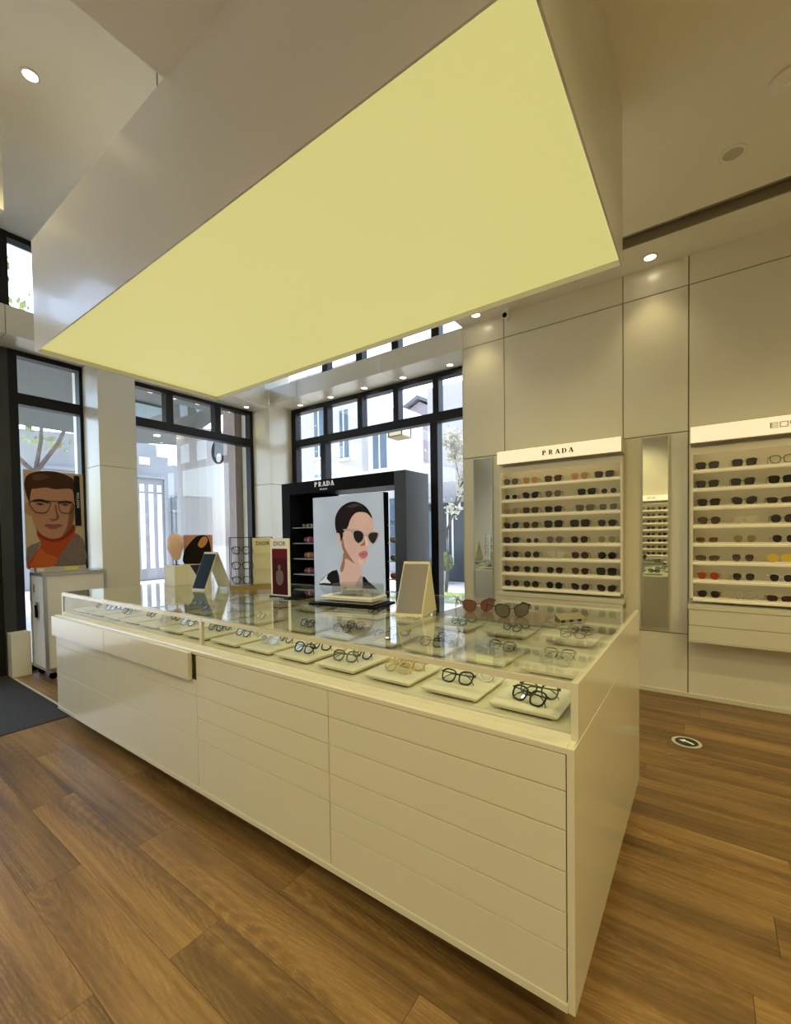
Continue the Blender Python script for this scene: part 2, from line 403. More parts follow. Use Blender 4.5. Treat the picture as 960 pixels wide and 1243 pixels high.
for y0_, y1_ in ((-.60, .96), (-2.18, -.62)):
    lf_ = MB().box(GX - .03, GX + .03, y0_, y0_ + .07, 0, 3.5).box(GX - .03, GX + .03, y1_ - .07, y1_, 0, 3.5).box(GX - .03, GX + .03, y0_ + .07, y1_ - .07, 0, .1).box(GX - .03, GX + .03, y0_ + .07, y1_ - .07, 2.5, 2.6).box(GX - .03, GX + .03, y0_ + .07, y1_ - .07, 3.42, 3.5).build('door_leaf', M['frame'], dp)
    MB().box(GX - .004, GX + .004, y0_ + .07, y1_ - .07, .1, 2.5).build('pane', M['glass'], lf_)
    MB().box(GX - .004, GX + .004, y0_ + .07, y1_ - .07, 2.6, 3.42).build('pane', M['glass'], lf_)

# ------------------------------------------------------------------ lamps
def downlight(loc, label, tilt=(0, 0), energy=SPOT_W, size=105, r=.045, group='recessed downlights in the ceilings', lit=True):
    t = thing('downlight', label, 'downlight', loc, 0, group)
    ring = MB(); n = 20
    ring.loft([[(rr*cos(2*pi*k/n), rr*sin(2*pi*k/n), z) for k in range(n)] for rr, z in ((r*1.35, 0), (r*1.35, -.006), (r, -.008), (r*.95, -.003))], cap=False)
    ring.build('trim_ring', M['white'], t, local=True, smooth=True)
    MB().lathe([(r*.97, -.004), (r*.97, -.002)], (0, 0, 0), n).build('lens', M['lamp'] if lit else mat('unlit_lens', (.5, .46, .38), .4), t, local=True)
    if lit and energy:
        ld = bpy.data.lights.new('downlight_lamp', 'SPOT'); ld.energy = energy; ld.color = WARM; ld.spot_size = radians(size); ld.spot_blend = .7; ld.shadow_soft_size = .04
        lo = bpy.data.objects.new('downlight_lamp', ld); col.objects.link(lo); lo.parent = t; lo.location = (0, 0, -.03)
        lo.rotation_euler = (radians(tilt[0]), radians(tilt[1]), 0)
    return t
for x, lab in ((-.39, 'lit downlight above the narrow mirror between the racks'), (-2.01, 'lit downlight above the tall mirror beside the window'), (1.36, 'lit downlight over the far side of the second rack')):
    downlight((x, 4.37, ZC), lab, (-14, 0), SPOT_W*.16, 100)
for k, x in enumerate((-5.28, -4.62, -3.96, -3.29, -2.585)):
    downlight((x, 4.85, 3.555), 'small lit downlight in the bulkhead, %s from the panelled wall' % ORD[4 - k], energy=3, r=.04)
for k, y in enumerate((3.05, 3.40, 3.75, 4.30)):
    downlight((-5.92, y, 3.515), 'small lit downlight over the three-light window, %s from the corner column' % ORD[3 - k], energy=3, r=.035)
downlight((-3.92, 1.11, ZH), 'lit downlight in the high ceiling beside the hanging canopy', energy=SPOT_W*.8)
for k, (x, y) in enumerate(((-1.4, -1.0), (-1.4, -2.2), (.6, -1.0), (.6, -2.2), (2.4, .6), (2.4, 2.4), (1.2, .6), (1.3, 2.3))):  # unseen downlights added as fill light for the room
    downlight((x, y, ZC), 'unseen fill downlight in the low ceiling over the open floor', energy=SPOT_W*.8, size=150, r=.05, group='unseen fill downlights over the open floor')
for k, x in enumerate((-.75, -1.35, -1.95)):  # hidden downlights added to brighten the panelled wall and rack
    downlight((x, 3.30, ZC), 'added downlight hidden between the hanging canopy and the serif-sign rack', (-12, 0), SPOT_W*.14, 150, r=.05, group='added downlights behind the canopy')
for k, (x, y) in enumerate(((-3.4, -.9), (-4.8, -.4), (-3.4, -2.2))):  # more unseen fill lamps, added on the entrance side
    downlight((x, y, ZH), 'unseen fill downlight in the high ceiling over the entrance floor', energy=SPOT_W*.45, size=110, group='unseen fill downlights over the entrance floor')
downlight((.135, 3.50, ZC), 'unlit round ceiling fitting before the dark slot', r=.055, lit=False)
sm = thing('smoke_detector', 'flat round detector on the low ceiling', 'detector', (.345, 3.10, ZC))
MB().lathe([(.075, 0), (.075, -.012), (.06, -.022), (.02, -.026)], (0, 0, 0), 24).build('housing', M['ceil'], sm, local=True, smooth=True)
MB().lathe([(.02, -.026), (.018, -.034)], (0, 0, 0), 12).build('sensor', M['white'], sm, local=True)
sc_ = thing('security_camera', 'small black security camera at the top of the panelled wall', 'camera', (-1.70, 4.46, ZC))
MB().lathe([(.03, 0), (.03, -.02), (.012, -.022), (.012, -.05)], (0, 0, 0), 14).build('mount', M['white'], sc_, local=True)
MB().tube([(0, .03, -.075), (0, -.06, -.085)], .028, 14).build('body', M['white'], sc_, local=True, smooth=True)
MB().tube([(0, -.061, -.085), (0, -.067, -.0855)], .024, 14).build('lens', M['black'], sc_, local=True)

# ------------------------------------------------------------------ canopy
CX0, CX1, CY0, CY1, CZ0 = -4.318, -.380, 1.190, 2.764, 2.940
cn = thing('light_canopy', 'big hanging rectangular light canopy with glowing yellow underside over the counter', 'light', ((CX0 + CX1)/2, (CY0 + CY1)/2, CZ0))
t_ = .009
sh = MB().box(CX0, CX1, CY0, CY0 + t_, CZ0, ZC).box(CX0, CX1, CY1 - t_, CY1, CZ0, ZC).box(CX0, CX0 + t_, CY0 + t_, CY1 - t_, CZ0, ZC).box(CX1 - t_, CX1, CY0 + t_, CY1 - t_, CZ0, ZC)
sh.box(CX0 + t_, CX1 - t_, CY0 + t_, CY1 - t_, ZC - .06, ZC - .02)
sh.build('box_shell', M['canopy'], cn)
MB().box(CX0 + t_, CX1 - t_, CY0 + t_, CY1 - t_, CZ0 + .035, CZ0 + .045).build('luminous_sheet', M['sheet'], cn)
for x, y in ((-2.42, 1.24), (-4.05, 2.1), (-2.5, 2.6)):
    MB().tube([(x, y, ZC), (x, y, ZH)], .004, 8).build('suspension_rod', mat('rod_grey', (.25, .24, .22), .7), cn)

# ------------------------------------------------------------------ counter
X0, X1, YF, YC, Y1 = -4.197, -.288, 1.228, 1.274, 2.656
ZB, ZT, ZG = .112, .863, 1.027
ct = thing('display_counter', 'long cream lacquer display counter with drawers and glass showcase top', 'counter', ((X0 + X1)/2, (YF + Y1)/2, 0))
MB().box(X0 + .4, X1 - .4, YF + .45, Y1 - .3, 0, ZB).build('plinth', M['dark'], ct)
bd = MB().box(X0 + .02, X1 - .02, YF + .022, Y1 - .02, ZB + .02, ZT - .02)
bd.build('body', mat('joint_dark', (.09, .07, .04), .8), ct)
MB().prism([(YF, ZB), (Y1, ZB), (Y1, ZG), (YC, ZG), (YC, ZT), (YF, ZT - .006)], 'x', X1 - .02, X1 - .004).build('end_core', M['lacq'], ct)
MB().prism([(YF, ZB), (Y1, ZB), (Y1, ZT - .002), (YF, ZT - .006)], 'x', X1 - .004, X1).build('end_panel', M['lacq'], ct)
MB().prism([(YC, ZT + .001), (Y1, ZT + .001), (Y1, ZG), (YC, ZG)], 'x', X1 - .004, X1).build('end_panel', M['lacq'], ct)
MB().prism([(YF, ZB), (Y1, ZB), (Y1, ZG), (YC, ZG), (YC, ZT), (YF, ZT - .006)], 'x', X0, X0 + .02).build('end_panel', M['lacq'], ct)
MB().box(X0, X1 - .02, YF - .004, Y1, ZB, ZB + .024).build('bottom_rail', M['lacq'], ct)
MB().prism([(YF, ZT - .022), (YF, ZT - .006), (YF + .006, ZT), (Y1, ZT), (Y1, ZT - .022)], 'x', X0 + .02, X1 - .02).build('worktop_ledge', M['lacq'], ct)
MB().box(X0 + .02, X1 - .02, Y1 - .02, Y1, ZB + .022, ZT - .022).build('back_panel', M['lacq'], ct)
# drawer fronts: (x0, x1, z0, z1, proud)
xa, xb, xc, xd, xe = X0 + .022, -3.235, -2.168, -1.214, X1 - .022
g = .0028
zz = [ZB + .024, .285, .392, .508, .625, .736, ZT - .024]
D = [(X0 - .004, xb, .700, ZT - .010, .026), (xb, xc - .03, .706, ZT - .010, .026)]
D += [(xa, xb, .62, .70, 0), (xb, xc, .62, .706, 0), (xa, -3.13, .398, .62, 0), (-3.13, xc, .398, .62, 0), (xa, xc, zz[0], .398, 0)]
D += [(xc, xd, .736, zz[6], 0), (xc, xd, .625, .736, 0), (xc, xd, .508, .625, 0), (xc, xd, .392, .508, 0), (xc, xd, zz[0], .392, 0)]
D += [(xd, xe, .736, zz[6], 0), (xd, xe, .625, .736, 0), (xd, xe, .508, .625, 0), (xd, xe, .392, .508, 0), (xd, xe, .285, .392, 0), (xd, xe, zz[0], .285, 0)]
for a, b, z0, z1, pr in D:
    d = MB().box(a + g/2, b - g/2, YF - pr, YF + (.020 if not pr else -.002), z0 + g/2, z1 - g/2).build('drawer_front', M['lacq'], ct, bevel=.0012)
    if pr:
        MB().box(max(a, X0 + .03) + .02, b - .03, YF - .002, YF + .15, z0 + .015, z1 - .03).build('drawer_box', M['white'], d)
MB().box(xc - .03, xc - .003, YF + .004, YF + .03, .708, ZT - .022).build('drawer_recess_shade', M['dark'], ct)  # dark block painted in for the shade inside the open recess
# glass showcase on top
DF = ZT + .016
MB().box(X0 + .02, X1 - .02, YC, Y1 - .02, ZT, DF).build('display_floor', M['tray'], ct)
MB().box(X0 + .02, X1 - .02, YC, YC + .012, ZG - .022, ZG - .001).build('top_rail', M['lacq'], ct)
MB().box(X0 + .02, X1 - .02, Y1 - .012, Y1, ZG - .010, ZG - .001).build('back_rail', M['lacq'], ct)
MB().box(-2.204, -2.180, YC - .002, YC + .014, DF, ZG - .002).build('front_post', M['lacq'], ct)
MB().box(X0 + .02, X1 - .02, YC + .003, YC + .009, DF, ZG - .022).build('front_pane', M['casefront'], ct)
MB().box(X0 + .02, X1 - .02, Y1 - .009, Y1 - .003, DF, ZG - .010).build('back_pane', M['case'], ct)
for a, b in ((X0 + .004, -2.192), (-2.192, -1.13), (-1.13, X1 - .004)):
    MB().box(a + .001, b - .001, YC + .006, Y1 - .002, ZG - .001, ZG + .007).build('top_pane', M['case'], ct)
for x in (-2.192, -1.13):
    MB().box(x - .006, x + .006, YC + .014, Y1 - .014, ZG - .016, ZG - .0015).build('glazing_bar', M['lacq'], ct)
ZTOP = ZG + .007

# ------------------------------------------------------------------ eyeglasses kit
def outline(w, h, p=2.6, taper=.12, cat=0.0, flat=0.0, n=22, sgn=1):
    out = []
    for k in range(n):
        t = 2*pi*k/n; c, s = cos(t), sin(t)
        x = w/2*math.copysign(abs(c)**(2/p), c); z = h/2*math.copysign(abs(s)**(2/p), s)
        x *= 1 - taper*(.5 - z/h); z += cat*x
        if flat and z > 0: z *= 1 - flat
        out.append((sgn*x, z))
    return out
SHAPES = {  # lens width, height, exponent, taper, cat-eye lift, flat brow, rim
    'square': (.056, .044, 3.6, .14, .05, 0, .0026), 'round': (.052, .049, 2.1, .02, 0, 0, .0022),
    'panto': (.053, .046, 2.5, .20, .03, 0, .0026), 'cat': (.057, .045, 2.5, .20, .16, 0, .0028),
    'aviator': (.057, .048, 2.4, .22, -.04, .1, .0012), 'narrow': (.058, .034, 3.0, .16, .06, 0, .0024),
    'small': (.045, .038, 2.3, .06, 0, 0, .0020), 'big': (.061, .052, 3.4, .12, .02, 0, .0030),
    'reading': (.052, .042, 2.8, .18, .04, 0, .0050)}
KIT = {}
MDEF = M['black']
def kit(shape):
    if shape in KIT: return KIT[shape]
    w, h, p, tp, ca, fl_, rim = SHAPES[shape]; cx = w/2 + .0085; zc = h/2 + rim
    front = MB(); lens = []
    for sg in (-1, 1):
        i_ = [(x + sg*cx, z + zc) for x, z in outline(w, h, p, tp, ca, fl_, sgn=sg)]
        o_ = [((x - sg*cx)*(1 + 2*rim/w) + sg*cx, (z - zc)*(1 + 2*rim/h) + zc) for x, z in i_]
        n = len(i_); A = .0016
        oF = [(x, -A, z) for x, z in o_]; oB = [(x, A + .001, z) for x, z in o_]
        iF = [(x, -A, z) for x, z in i_]; iB = [(x, A + .001, z) for x, z in i_]
        front.strip(oF, iF); front.strip(iB, oB); front.strip(oB, oF); front.strip(iF, iB)
        lens.append(MB().loft([[(x, -.0004, z) for x, z in i_], [(x, .0006, z) for x, z in i_]]).mesh('lens', MDEF))
    zb = zc + h*.14
    front.tube([(-.0105, 0, zb - .003), (-.004, -.001, zb + .001), (.004, -.001, zb + .001), (.0105, 0, zb - .003)], .0019, 6)
    if shape == 'aviator': front.tube([(-.016, 0, zb + .012), (0, -.001, zb + .014), (.016, 0, zb + .012)], .0012, 6)
    xh = cx + w/2 + rim*.4; zh = zc + h*.30 + ca*w/2
    for sg in (-1, 1): front.box(min(sg*xh, sg*(xh + .004)) - .001, max(sg*xh, sg*(xh + .004)) + .001, -.0018, .0045, zh - .003, zh + .003)
    fm = front.mesh('frame_front', MDEF)
    def temple(pts, tw=.0026, th=.0042):
        loops = []
        for q in pts:
            x, y, z, ax = q
            if ax == 'y': loops.append([(x - tw/2, y, z - th/2), (x + tw/2, y, z - th/2), (x + tw/2, y, z + th/2), (x - tw/2, y, z + th/2)])
            else: loops.append([(x, y - tw/2, z - th/2), (x, y + tw/2, z - th/2), (x, y + tw/2, z + th/2), (x, y - tw/2, z + th/2)])
        return MB().loft(loops).mesh('temple', MDEF)
    opn, fold = [], []
    for sg in (-1, 1):
        x = sg*(xh + .003)
        opn.append(temple([(x, .0045, zh, 'y'), (x, .05, zh, 'y'), (x*.985, .096, zh - .001, 'y'), (x*.97, .118, zh*.72, 'y'), (x*.96, .136, .004, 'y')]))
        yy = .008 if sg < 0 else .0125
        fold.append(temple([(x, yy, zh, 'x'), (x - sg*.05, yy + .001, zh, 'x'), (x - sg*.098, yy + .002, zh - .002, 'x'), (x - sg*.118, yy + .003, zh - .014, 'x'), (x - sg*.130, yy + .003, zh - .030, 'x')]))
    KIT[shape] = (fm, lens, opn, fold); return KIT[shape]
def plainm(n, c, r=.25): return mat('spectacle_' + n, c, r, spec=.5)
FR = {'black': plainm('black', (.010, .009, .009)), 'brown': plainm('brown', (.06, .025, .012)), 'tort': mat('spectacle_tortoise', (.09, .045, .015), .25, noise=.7, nscale=90),
      'gold': mat('spectacle_gold', (.62, .45, .18), .3, .9), 'silver': mat('spectacle_silver', (.6, .6, .58), .3, .9), 'white': plainm('white', (.78, .76, .70)),
      'clear': lensmat('spectacle_clear', (.75, .72, .62), .45), 'tan': lensmat('spectacle_tan', (.62, .36, .16), .8), 'red': plainm('red', (.45, .04, .02)), 'yellow': plainm('yellow', (.75, .52, .06)),
      'pink': lensmat('spectacle_rose', (.16, .05, .04), .95), 'grey': plainm('grey', (.10, .10, .09))}
LN = {'black': lensmat('lens_black', (.008, .007, .007), .97), 'brown': lensmat('lens_brown', (.055, .026, .012), .95), 'grey': lensmat('lens_grey', (.12, .11, .085), .9),
      'olive': lensmat('lens_olive', (.22, .19, .08), .8), 'tan': lensmat('lens_tan', (.50, .27, .11), .75), 'pale': lensmat('lens_pale', (.62, .56, .34), .45),
      'clear': M['case'], 'red': lensmat('lens_red', (.36, .045, .015), .92), 'yellow': lensmat('lens_yellow', (.70, .48, .05), .85), 'silver': mat('lens_silver_flash', (.55, .58, .58), .15, .9, noise=.4, nscale=120),
      'rose': lensmat('lens_rose', (.17, .07, .055), .88), 'wine': lensmat('lens_wine', (.05, .012, .012), .95)}
def gradient_lens(name, c, a0, a1, z0, z1):
    m = lensmat(name, c, 1); nt = m.node_tree; b = nt.nodes['Principled BSDF']
    tc = nt.nodes.new('ShaderNodeTexCoord'); sp = nt.nodes.new('ShaderNodeSeparateXYZ'); mr = nt.nodes.new('ShaderNodeMapRange')
    mr.inputs[1].default_value = z0; mr.inputs[2].default_value = z1; mr.inputs[3].default_value = a0; mr.inputs[4].default_value = a1
    nt.links.new(tc.outputs['Object'], sp.inputs[0]); nt.links.new(sp.outputs[2], mr.inputs[0]); nt.links.new(mr.outputs[0], b.inputs['Alpha']); return m
LN['gradb'] = gradient_lens('lens_gradient_brown', (.06, .032, .016), .35, .98, .0, .036)
LN['gradk'] = gradient_lens('lens_gradient_black', (.012, .010, .010), .55, .99, .0, .034)
def glasses(shape, frame, lens, loc, rz, label, group, open_=True, rx=0, name='sunglasses', sc=(1, 1, 1)):
    t = thing(name, label, 'sunglasses' if name == 'sunglasses' else 'eyeglasses', loc, rz, group, rx=rx)
    t.scale = sc
    fm, ls, op, fo = kit(shape)
    share('frame_front', fm, t, m=FR[frame])
    for l in ls: share('lens', l, t, m=LN[lens])
    for q in (op if open_ else fo): share('temple', q, t, m=FR[frame])
    return t
CN = {'black': 'black', 'brown': 'brown', 'tort': 'tortoiseshell', 'gold': 'gold rimmed', 'silver': 'silver', 'white': 'white framed', 'clear': 'clear', 'tan': 'tan', 'red': 'red', 'yellow': 'yellow', 'pink': 'rose', 'grey': 'grey'}
SN = {'square': 'square', 'round': 'round', 'panto': 'panto', 'cat': 'cat-eye', 'aviator': 'aviator', 'narrow': 'narrow', 'small': 'small round', 'big': 'oversized square', 'reading': 'rounded'}

# ------------------------------------------------------------------ sunglasses racks
def prada_polys():
    def ring(cx, cy, rx, ry, ix, iy, a0=-90, a1=90, n=9):
        o = [(cx + rx*cos(radians(a0 + (a1 - a0)*k/n)), cy + ry*sin(radians(a0 + (a1 - a0)*k/n))) for k in range(n + 1)]
        i = [(cx + ix*cos(radians(a0 + (a1 - a0)*k/n)), cy + iy*sin(radians(a0 + (a1 - a0)*k/n))) for k in range(n + 1)]
        return [[o[k], o[k + 1], i[k + 1], i[k]] for k in range(n)]
    R = lambda a, b, c, d: [(a, c), (b, c), (b, d), (a, d)]
    P = [R(.06, .32, 0, 1), R(0, .42, 0, .08), R(0, .36, .92, 1), R(.32, .36, .44, .53)] + ring(.36, .72, .38, .28, .14, .20)
    Rr = P + [[(.34, .46), (.52, .46), (.86, 0), (.62, 0)], R(.58, .92, 0, .06)]
    A = [[(.38, 1), (.52, 1), (.19, 0), (.08, 0)], [(.36, 1), (.58, 1), (.94, 0), (.64, 0)], R(.22, .72, .27, .36), R(0, .30, 0, .08), R(.56, 1, 0, .08)]
    Dd = [R(.06, .32, 0, 1), R(0, .40, 0, .08), R(0, .40, .92, 1)] + ring(.40, .5, .52, .5, .26, .42)
    return [P, Rr, A, Dd, A]
def prada(parent, cx, y, cz, height, m, pitch, local=True):
    for k, L_ in enumerate(prada_polys()):
        mb = MB()
        for j, q in enumerate(L_):
            mb.prism([(cx + (k - 2)*pitch + (px - .45)*height*1.05, cz + (pz - .5)*height) for px, pz in q], 'y', y - .002 - j*1e-5, y)
        mb.build('letter', m, parent, local=local)
def eos(parent, cx, y, cz, h, m):
    w = h*1.15; t = h*.12
    for k in range(3):
        x0 = cx + (k - 1.5)*(w + h*.18); x1 = x0 + w; b = cz - h/2; mb = MB(); B = lambda a, c, d, e: mb.box(a, c, y - .002, y, d, e)
        if k == 1: B(x0, x1, b, b + t); B(x0, x1, b + h - t, b + h); B(x0, x0 + t, b + t, b + h - t); B(x1 - t, x1, b + t, b + h - t)
        elif k == 0: B(x0, x0 + t*1.6, b, b + h); [B(x0 + t*1.6, x1, b + q*(h - t)/3, b + q*(h - t)/3 + t*.8) for q in range(4)]
        else: [B(x0 + t, x1, b + q*(h - t)/3, b + q*(h - t)/3 + t*.8) for q in range(4)]; B(x0, x0 + t, b + h*.45, b + h); B(x1 - t, x1, b, b + h*.5)
        mb.build('letter', m, parent, local=True)

RACKW = 1.165
def rack(loc, rz, label, logo, zoff=0):
    """origin at the wall foot, centre; front faces local -Y"""
    t = thing('eyewear_rack', label, 'display rack', loc, rz)
    w = RACKW/2; m = M['lacq2']
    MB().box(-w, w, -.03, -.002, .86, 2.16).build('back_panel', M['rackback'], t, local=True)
    for s_ in (-1, 1): MB().box(min(s_*w, s_*(w - .018)), max(s_*w, s_*(w - .018)), -.125, -.03, .885, 2.125).build('side_panel', m, t, local=True)
    MB().box(-w, w, -.125, -.03, 2.125, 2.14).build('head_panel', m, t, local=True)
    MB().box(-w, w, -.132, -.125, 2.082, 2.14).build('head_lip', m, t, local=True)
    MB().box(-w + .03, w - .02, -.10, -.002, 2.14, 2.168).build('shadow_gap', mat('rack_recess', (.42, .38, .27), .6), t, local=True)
    sb = MB().box(-w - .004, w + .002, -.185, -.002, 2.168, 2.305).build('sign_box', M['lacq'], t, local=True)
    MB().box(-w, w - .002, -.188, -.185, 2.172, 2.301).build('sign_face', M['signlit'], sb, local=True)
    if logo == 'serif': prada(sb, .03, -.188, 2.238, .046, M['letter'], .062)
    else: eos(sb, .0, -.188, 2.238, .042, mat('olive_lettering', (.22, .17, .08), .5))
    for k in range(8):
        z = .885 + k*.152
        s_ = MB().box(-w + .018, w - .018, -.12, -.03, z, z + .008).build('shelf', m, t, local=True)
        MB().prism([(-.130, z - .024), (-.130, z - .010), (-.110, z + .010), (-.104, z + .010), (-.104, z - .004), (-.120, z - .024)], 'x', -w + .018, w - .018).build('shelf_lip', M['lip'], s_, local=True)
        MB().box(-w + .03, w - .03, -.116, -.104, z + .144, z + .150).build('led_strip', M['led'], s_, local=True)
    # drawer cabinet below
    cb = MB().box(-w - .012, w + .012, -.17, -.002, .535, .80).build('cabinet', M['wallback'], t, local=True)
    MB().box(-w - .016, w + .016, -.185, -.002, .80, .84).build('cabinet_top', M['lacq'], t, local=True)
    MB().box(-w - .012, w + .012, -.182, -.002, .525, .535).build('cabinet_base', M['lacq'], t, local=True)
    for z0, z1 in ((.537, .664), (.668, .797)): MB().box(-w - .008, w + .008, -.180, -.17, z0, z1).build('drawer_front', M['lacq'], t, local=True)
    return t
def rz_shelf(k): return .885 + (7 - k)*.152 + .008
R1X, R2X = -1.194, .482
rack((R1X, W - .0, 0), 0, 'cream sunglasses rack with lit serif sign, between the two wall mirrors', 'serif')
rack((R2X, W - .0, 0), 0, 'cream sunglasses rack with lit block-letter sign, past the narrow mirror', 'block')
# pairs: (column position 0..1, shape, frame, lens)
G1 = [
 [(.08, 'panto', 'black', 'grey'), (.27, 'panto', 'tan', 'tan'), (.47, 'square', 'tort', 'brown'), (.69, 'panto', 'tan', 'tan'), (.88, 'square', 'black', 'black')],
 [(.08, 'small', 'white', 'black'), (.27, 'cat', 'black', 'black'), (.47, 'panto', 'grey', 'grey'), (.745, 'square', 'black', 'black'), (.915, 'small', 'white', 'black')],
 [(.09, 'panto', 'gold', 'olive'), (.27, 'square', 'brown', 'brown'), (.47, 'square', 'black', 'black'), (.73, 'square', 'grey', 'grey'), (.91, 'square', 'silver', 'grey')],
 [(.08, 'cat', 'black', 'black'), (.27, 'panto', 'tort', 'brown'), (.47, 'big', 'black', 'black'), (.69, 'big', 'black', 'black'), (.90, 'panto', 'black', 'black')],
 [(.08, 'square', 'black', 'black'), (.285, 'small', 'white', 'wine'), (.48, 'panto', 'grey', 'grey'), (.685, 'panto', 'brown', 'black'), (.90, 'panto', 'clear', 'olive')],
 [(.08, 'round', 'black', 'black'), (.28, 'round', 'grey', 'gradk'), (.485, 'panto', 'clear', 'pale'), (.69, 'round', 'brown', 'brown'), (.90, 'round', 'brown', 'black')],
 [(.075, 'cat', 'black', 'gradk'), (.275, 'panto', 'black', 'gradk'), (.48, 'panto', 'black', 'gradk'), (.69, 'panto', 'brown', 'brown'), (.895, 'big', 'black', 'gradk')],
 [(.09, 'round', 'black', 'gradk'), (.27, 'round', 'black', 'gradk'), (.475, 'round', 'black', 'black'), (.69, 'cat', 'black', 'gradk'), (.895, 'cat', 'black', 'gradk')]]
for r_, rowd in enumerate(G1):
    for c_, (u, s_, f_, l_) in enumerate(rowd):
        glasses(s_, f_, l_, (R1X - RACKW/2 + .018 + max(u, .088)*(RACKW - .036), W - .108, rz_shelf(r_)), radians(random.uniform(-3, 6)),
                '%s %s sunglasses on serif-sign rack, shelf %s from top, pair %s from window' % (CN[f_], SN[s_], ['one', 'two', 'three', 'four', 'five', 'six', 'seven', 'eight'][r_], ['one', 'two', 'three', 'four', 'five'][c_]),
                'sunglasses on the serif-sign rack', sc=(1.24, .60, 1.28))
G2 = [
 [(0.069, 'square', 'black', 'black'), (0.296, 'square', 'black', 'black'), (0.496, 'reading', 'grey', 'clear')],
 [(0.066, 'square', 'black', 'black'), (0.287, 'square', 'black', 'black'), (0.492, 'square', 'black', 'black')],
 [(0.093, 'square', 'black', 'black'), (0.296, 'cat', 'black', 'black'), (0.484, 'narrow', 'black', 'black')],
 [(0.097, 'panto', 'brown', 'brown'), (0.303, 'aviator', 'clear', 'pale'), (0.501, 'round', 'grey', 'gradk')],
 [(0.071, 'narrow', 'gold', 'gradb'), (0.301, 'panto', 'gold', 'olive'), (0.509, 'panto', 'silver', 'black')],
 [(0.088, 'narrow', 'brown', 'gradb'), (0.291, 'panto', 'silver', 'gradb'), (0.488, 'round', 'yellow', 'yellow')],
 [(0.092, 'aviator', 'red', 'red'), (0.295, 'panto', 'silver', 'gradk'), (0.496, 'panto', 'white', 'black')],
 [(0.096, 'aviator', 'black', 'black'), (0.299, 'panto', 'silver', 'silver'), (0.488, 'narrow', 'brown', 'wine')]]
far_cols = [('square', 'black', 'black'), ('panto', 'brown', 'brown'), ('round', 'black', 'gradk'), ('cat', 'black', 'black')]
for r_, rowd in enumerate(G2): rowd += [(.735, *far_cols[r_ % 4]), (.935, *far_cols[(r_ + 2) % 4])]
for r_, rowd in enumerate(G2):
    for c_, (u, s_, f_, l_) in enumerate(rowd):
        glasses(s_, f_, l_, (R2X - RACKW/2 + .018 + max(u, .084)*(RACKW - .036), W - .108, rz_shelf(r_)), radians(random.uniform(-4, 6)),
                '%s %s sunglasses on block-letter rack, shelf %s from top, pair %s from mirror' % (CN[f_], SN[s_], ['one', 'two', 'three', 'four', 'five', 'six', 'seven', 'eight'][r_], ['one', 'two', 'three', 'four', 'five'][c_]),
                'sunglasses on the block-letter rack', sc=(1.16, .60, 1.24))
# rack on the opposite wall (seen in the mirrors)
rack((-1.05, YB, 0), pi, 'cream sunglasses rack on the wall opposite, seen in the narrow mirror', 'none' if False else 'block')
for r_ in range(8):
    for c_ in range(5):
        glasses(random.choice(['square', 'panto', 'round', 'cat']), 'black', random.choice(['black', 'brown', 'grey', 'black']),
                (-1.05 - RACKW/2 + .12 + c_*.23, YB + .108, rz_shelf(r_)), pi, 'dark sunglasses on the rack opposite, shelf %s from top, pair %s from the entrance' % (['one', 'two', 'three', 'four', 'five', 'six', 'seven', 'eight'][r_], ['one', 'two', 'three', 'four', 'five'][c_]), 'sunglasses on the opposite rack', sc=(1.3, .60, 1.3))

# mirrors
def wall_mirror(x0, x1, z0, z1, label):
    t = thing('wall_mirror', label, 'mirror', ((x0 + x1)/2, W, z0))
    e = .010
    MB().box(x0 + e, x1 - e, W - .010, W - .002, z0 + e, z1 - e).build('mirror_glass', M['mirror'], t)
    fr = MB().box(x0, x0 + e, W - .016, W - .001, z0, z1).box(x1 - e, x1, W - .016, W - .001, z0, z1).box(x0 + e, x1 - e, W - .016, W - .001, z1 - e, z1).box(x0 + e, x1 - e, W - .016, W - .001, z0, z0 + e)
    fr.build('mirror_frame', M['alu'], t)
wall_mirror(-2.135, -1.905, .56, 2.295, 'tall narrow mirror on the panelled wall beside the street window')
wall_mirror(-.472, -.258, .575, 2.295, 'tall narrow mirror on the panelled wall between the two racks')

# ------------------------------------------------------------------ trays with spectacles in the showcase
def tray(x, y, label, w=.222, d=.27, z=DF, group='cream trays in the showcase'):
    t = thing('tray', label, 'tray', (x, y, z), 0, group)
    MB().box(-w/2 + .03, w/2 - .03, -d/2 + .03, d/2 - .03, 0, .010).build('foot', M['dark'], t, local=True)  # coloured dark to stand for the shadow under the tray
    lo = [(-w/2 + .022, -d/2 + .016), (w/2 - .014, -d/2 + .016), (w/2 - .014, d/2 - .014), (-w/2 + .014, d/2 - .014)]
    hi = [(-w/2, -d/2), (w/2, -d/2), (w/2, d/2), (-w/2, d/2)]
    MB().loft([[(a, b, .008) for a, b in lo], [(a, b, .022) for a, b in hi], [(a, b, .027) for a, b in hi]]).build('slab', M['tray'], t, local=True, bevel=.002)
    return z + .027
front = [  # right of the post, starting at the bare right-hand end
 (-.462, [('black', 0, .0), ('black', .03, .05)]), (-.722, [('black', -.02, .03), ('silver', .06, .09)]), (-.992, [('gold', 0, .02), ('gold', .04, .07), ('gold', -.05, .08)]),
 (-1.262, [('grey', -.01, .02), ('black', .03, .08)]), (-1.530, [('black', .0, .02), ('black', .05, .08)]), (-1.792, [('silver', -.01, .03), ('grey', .04, .09)]), (-2.055, [('grey', -.03, .06), ('clear', .06, .10)])]
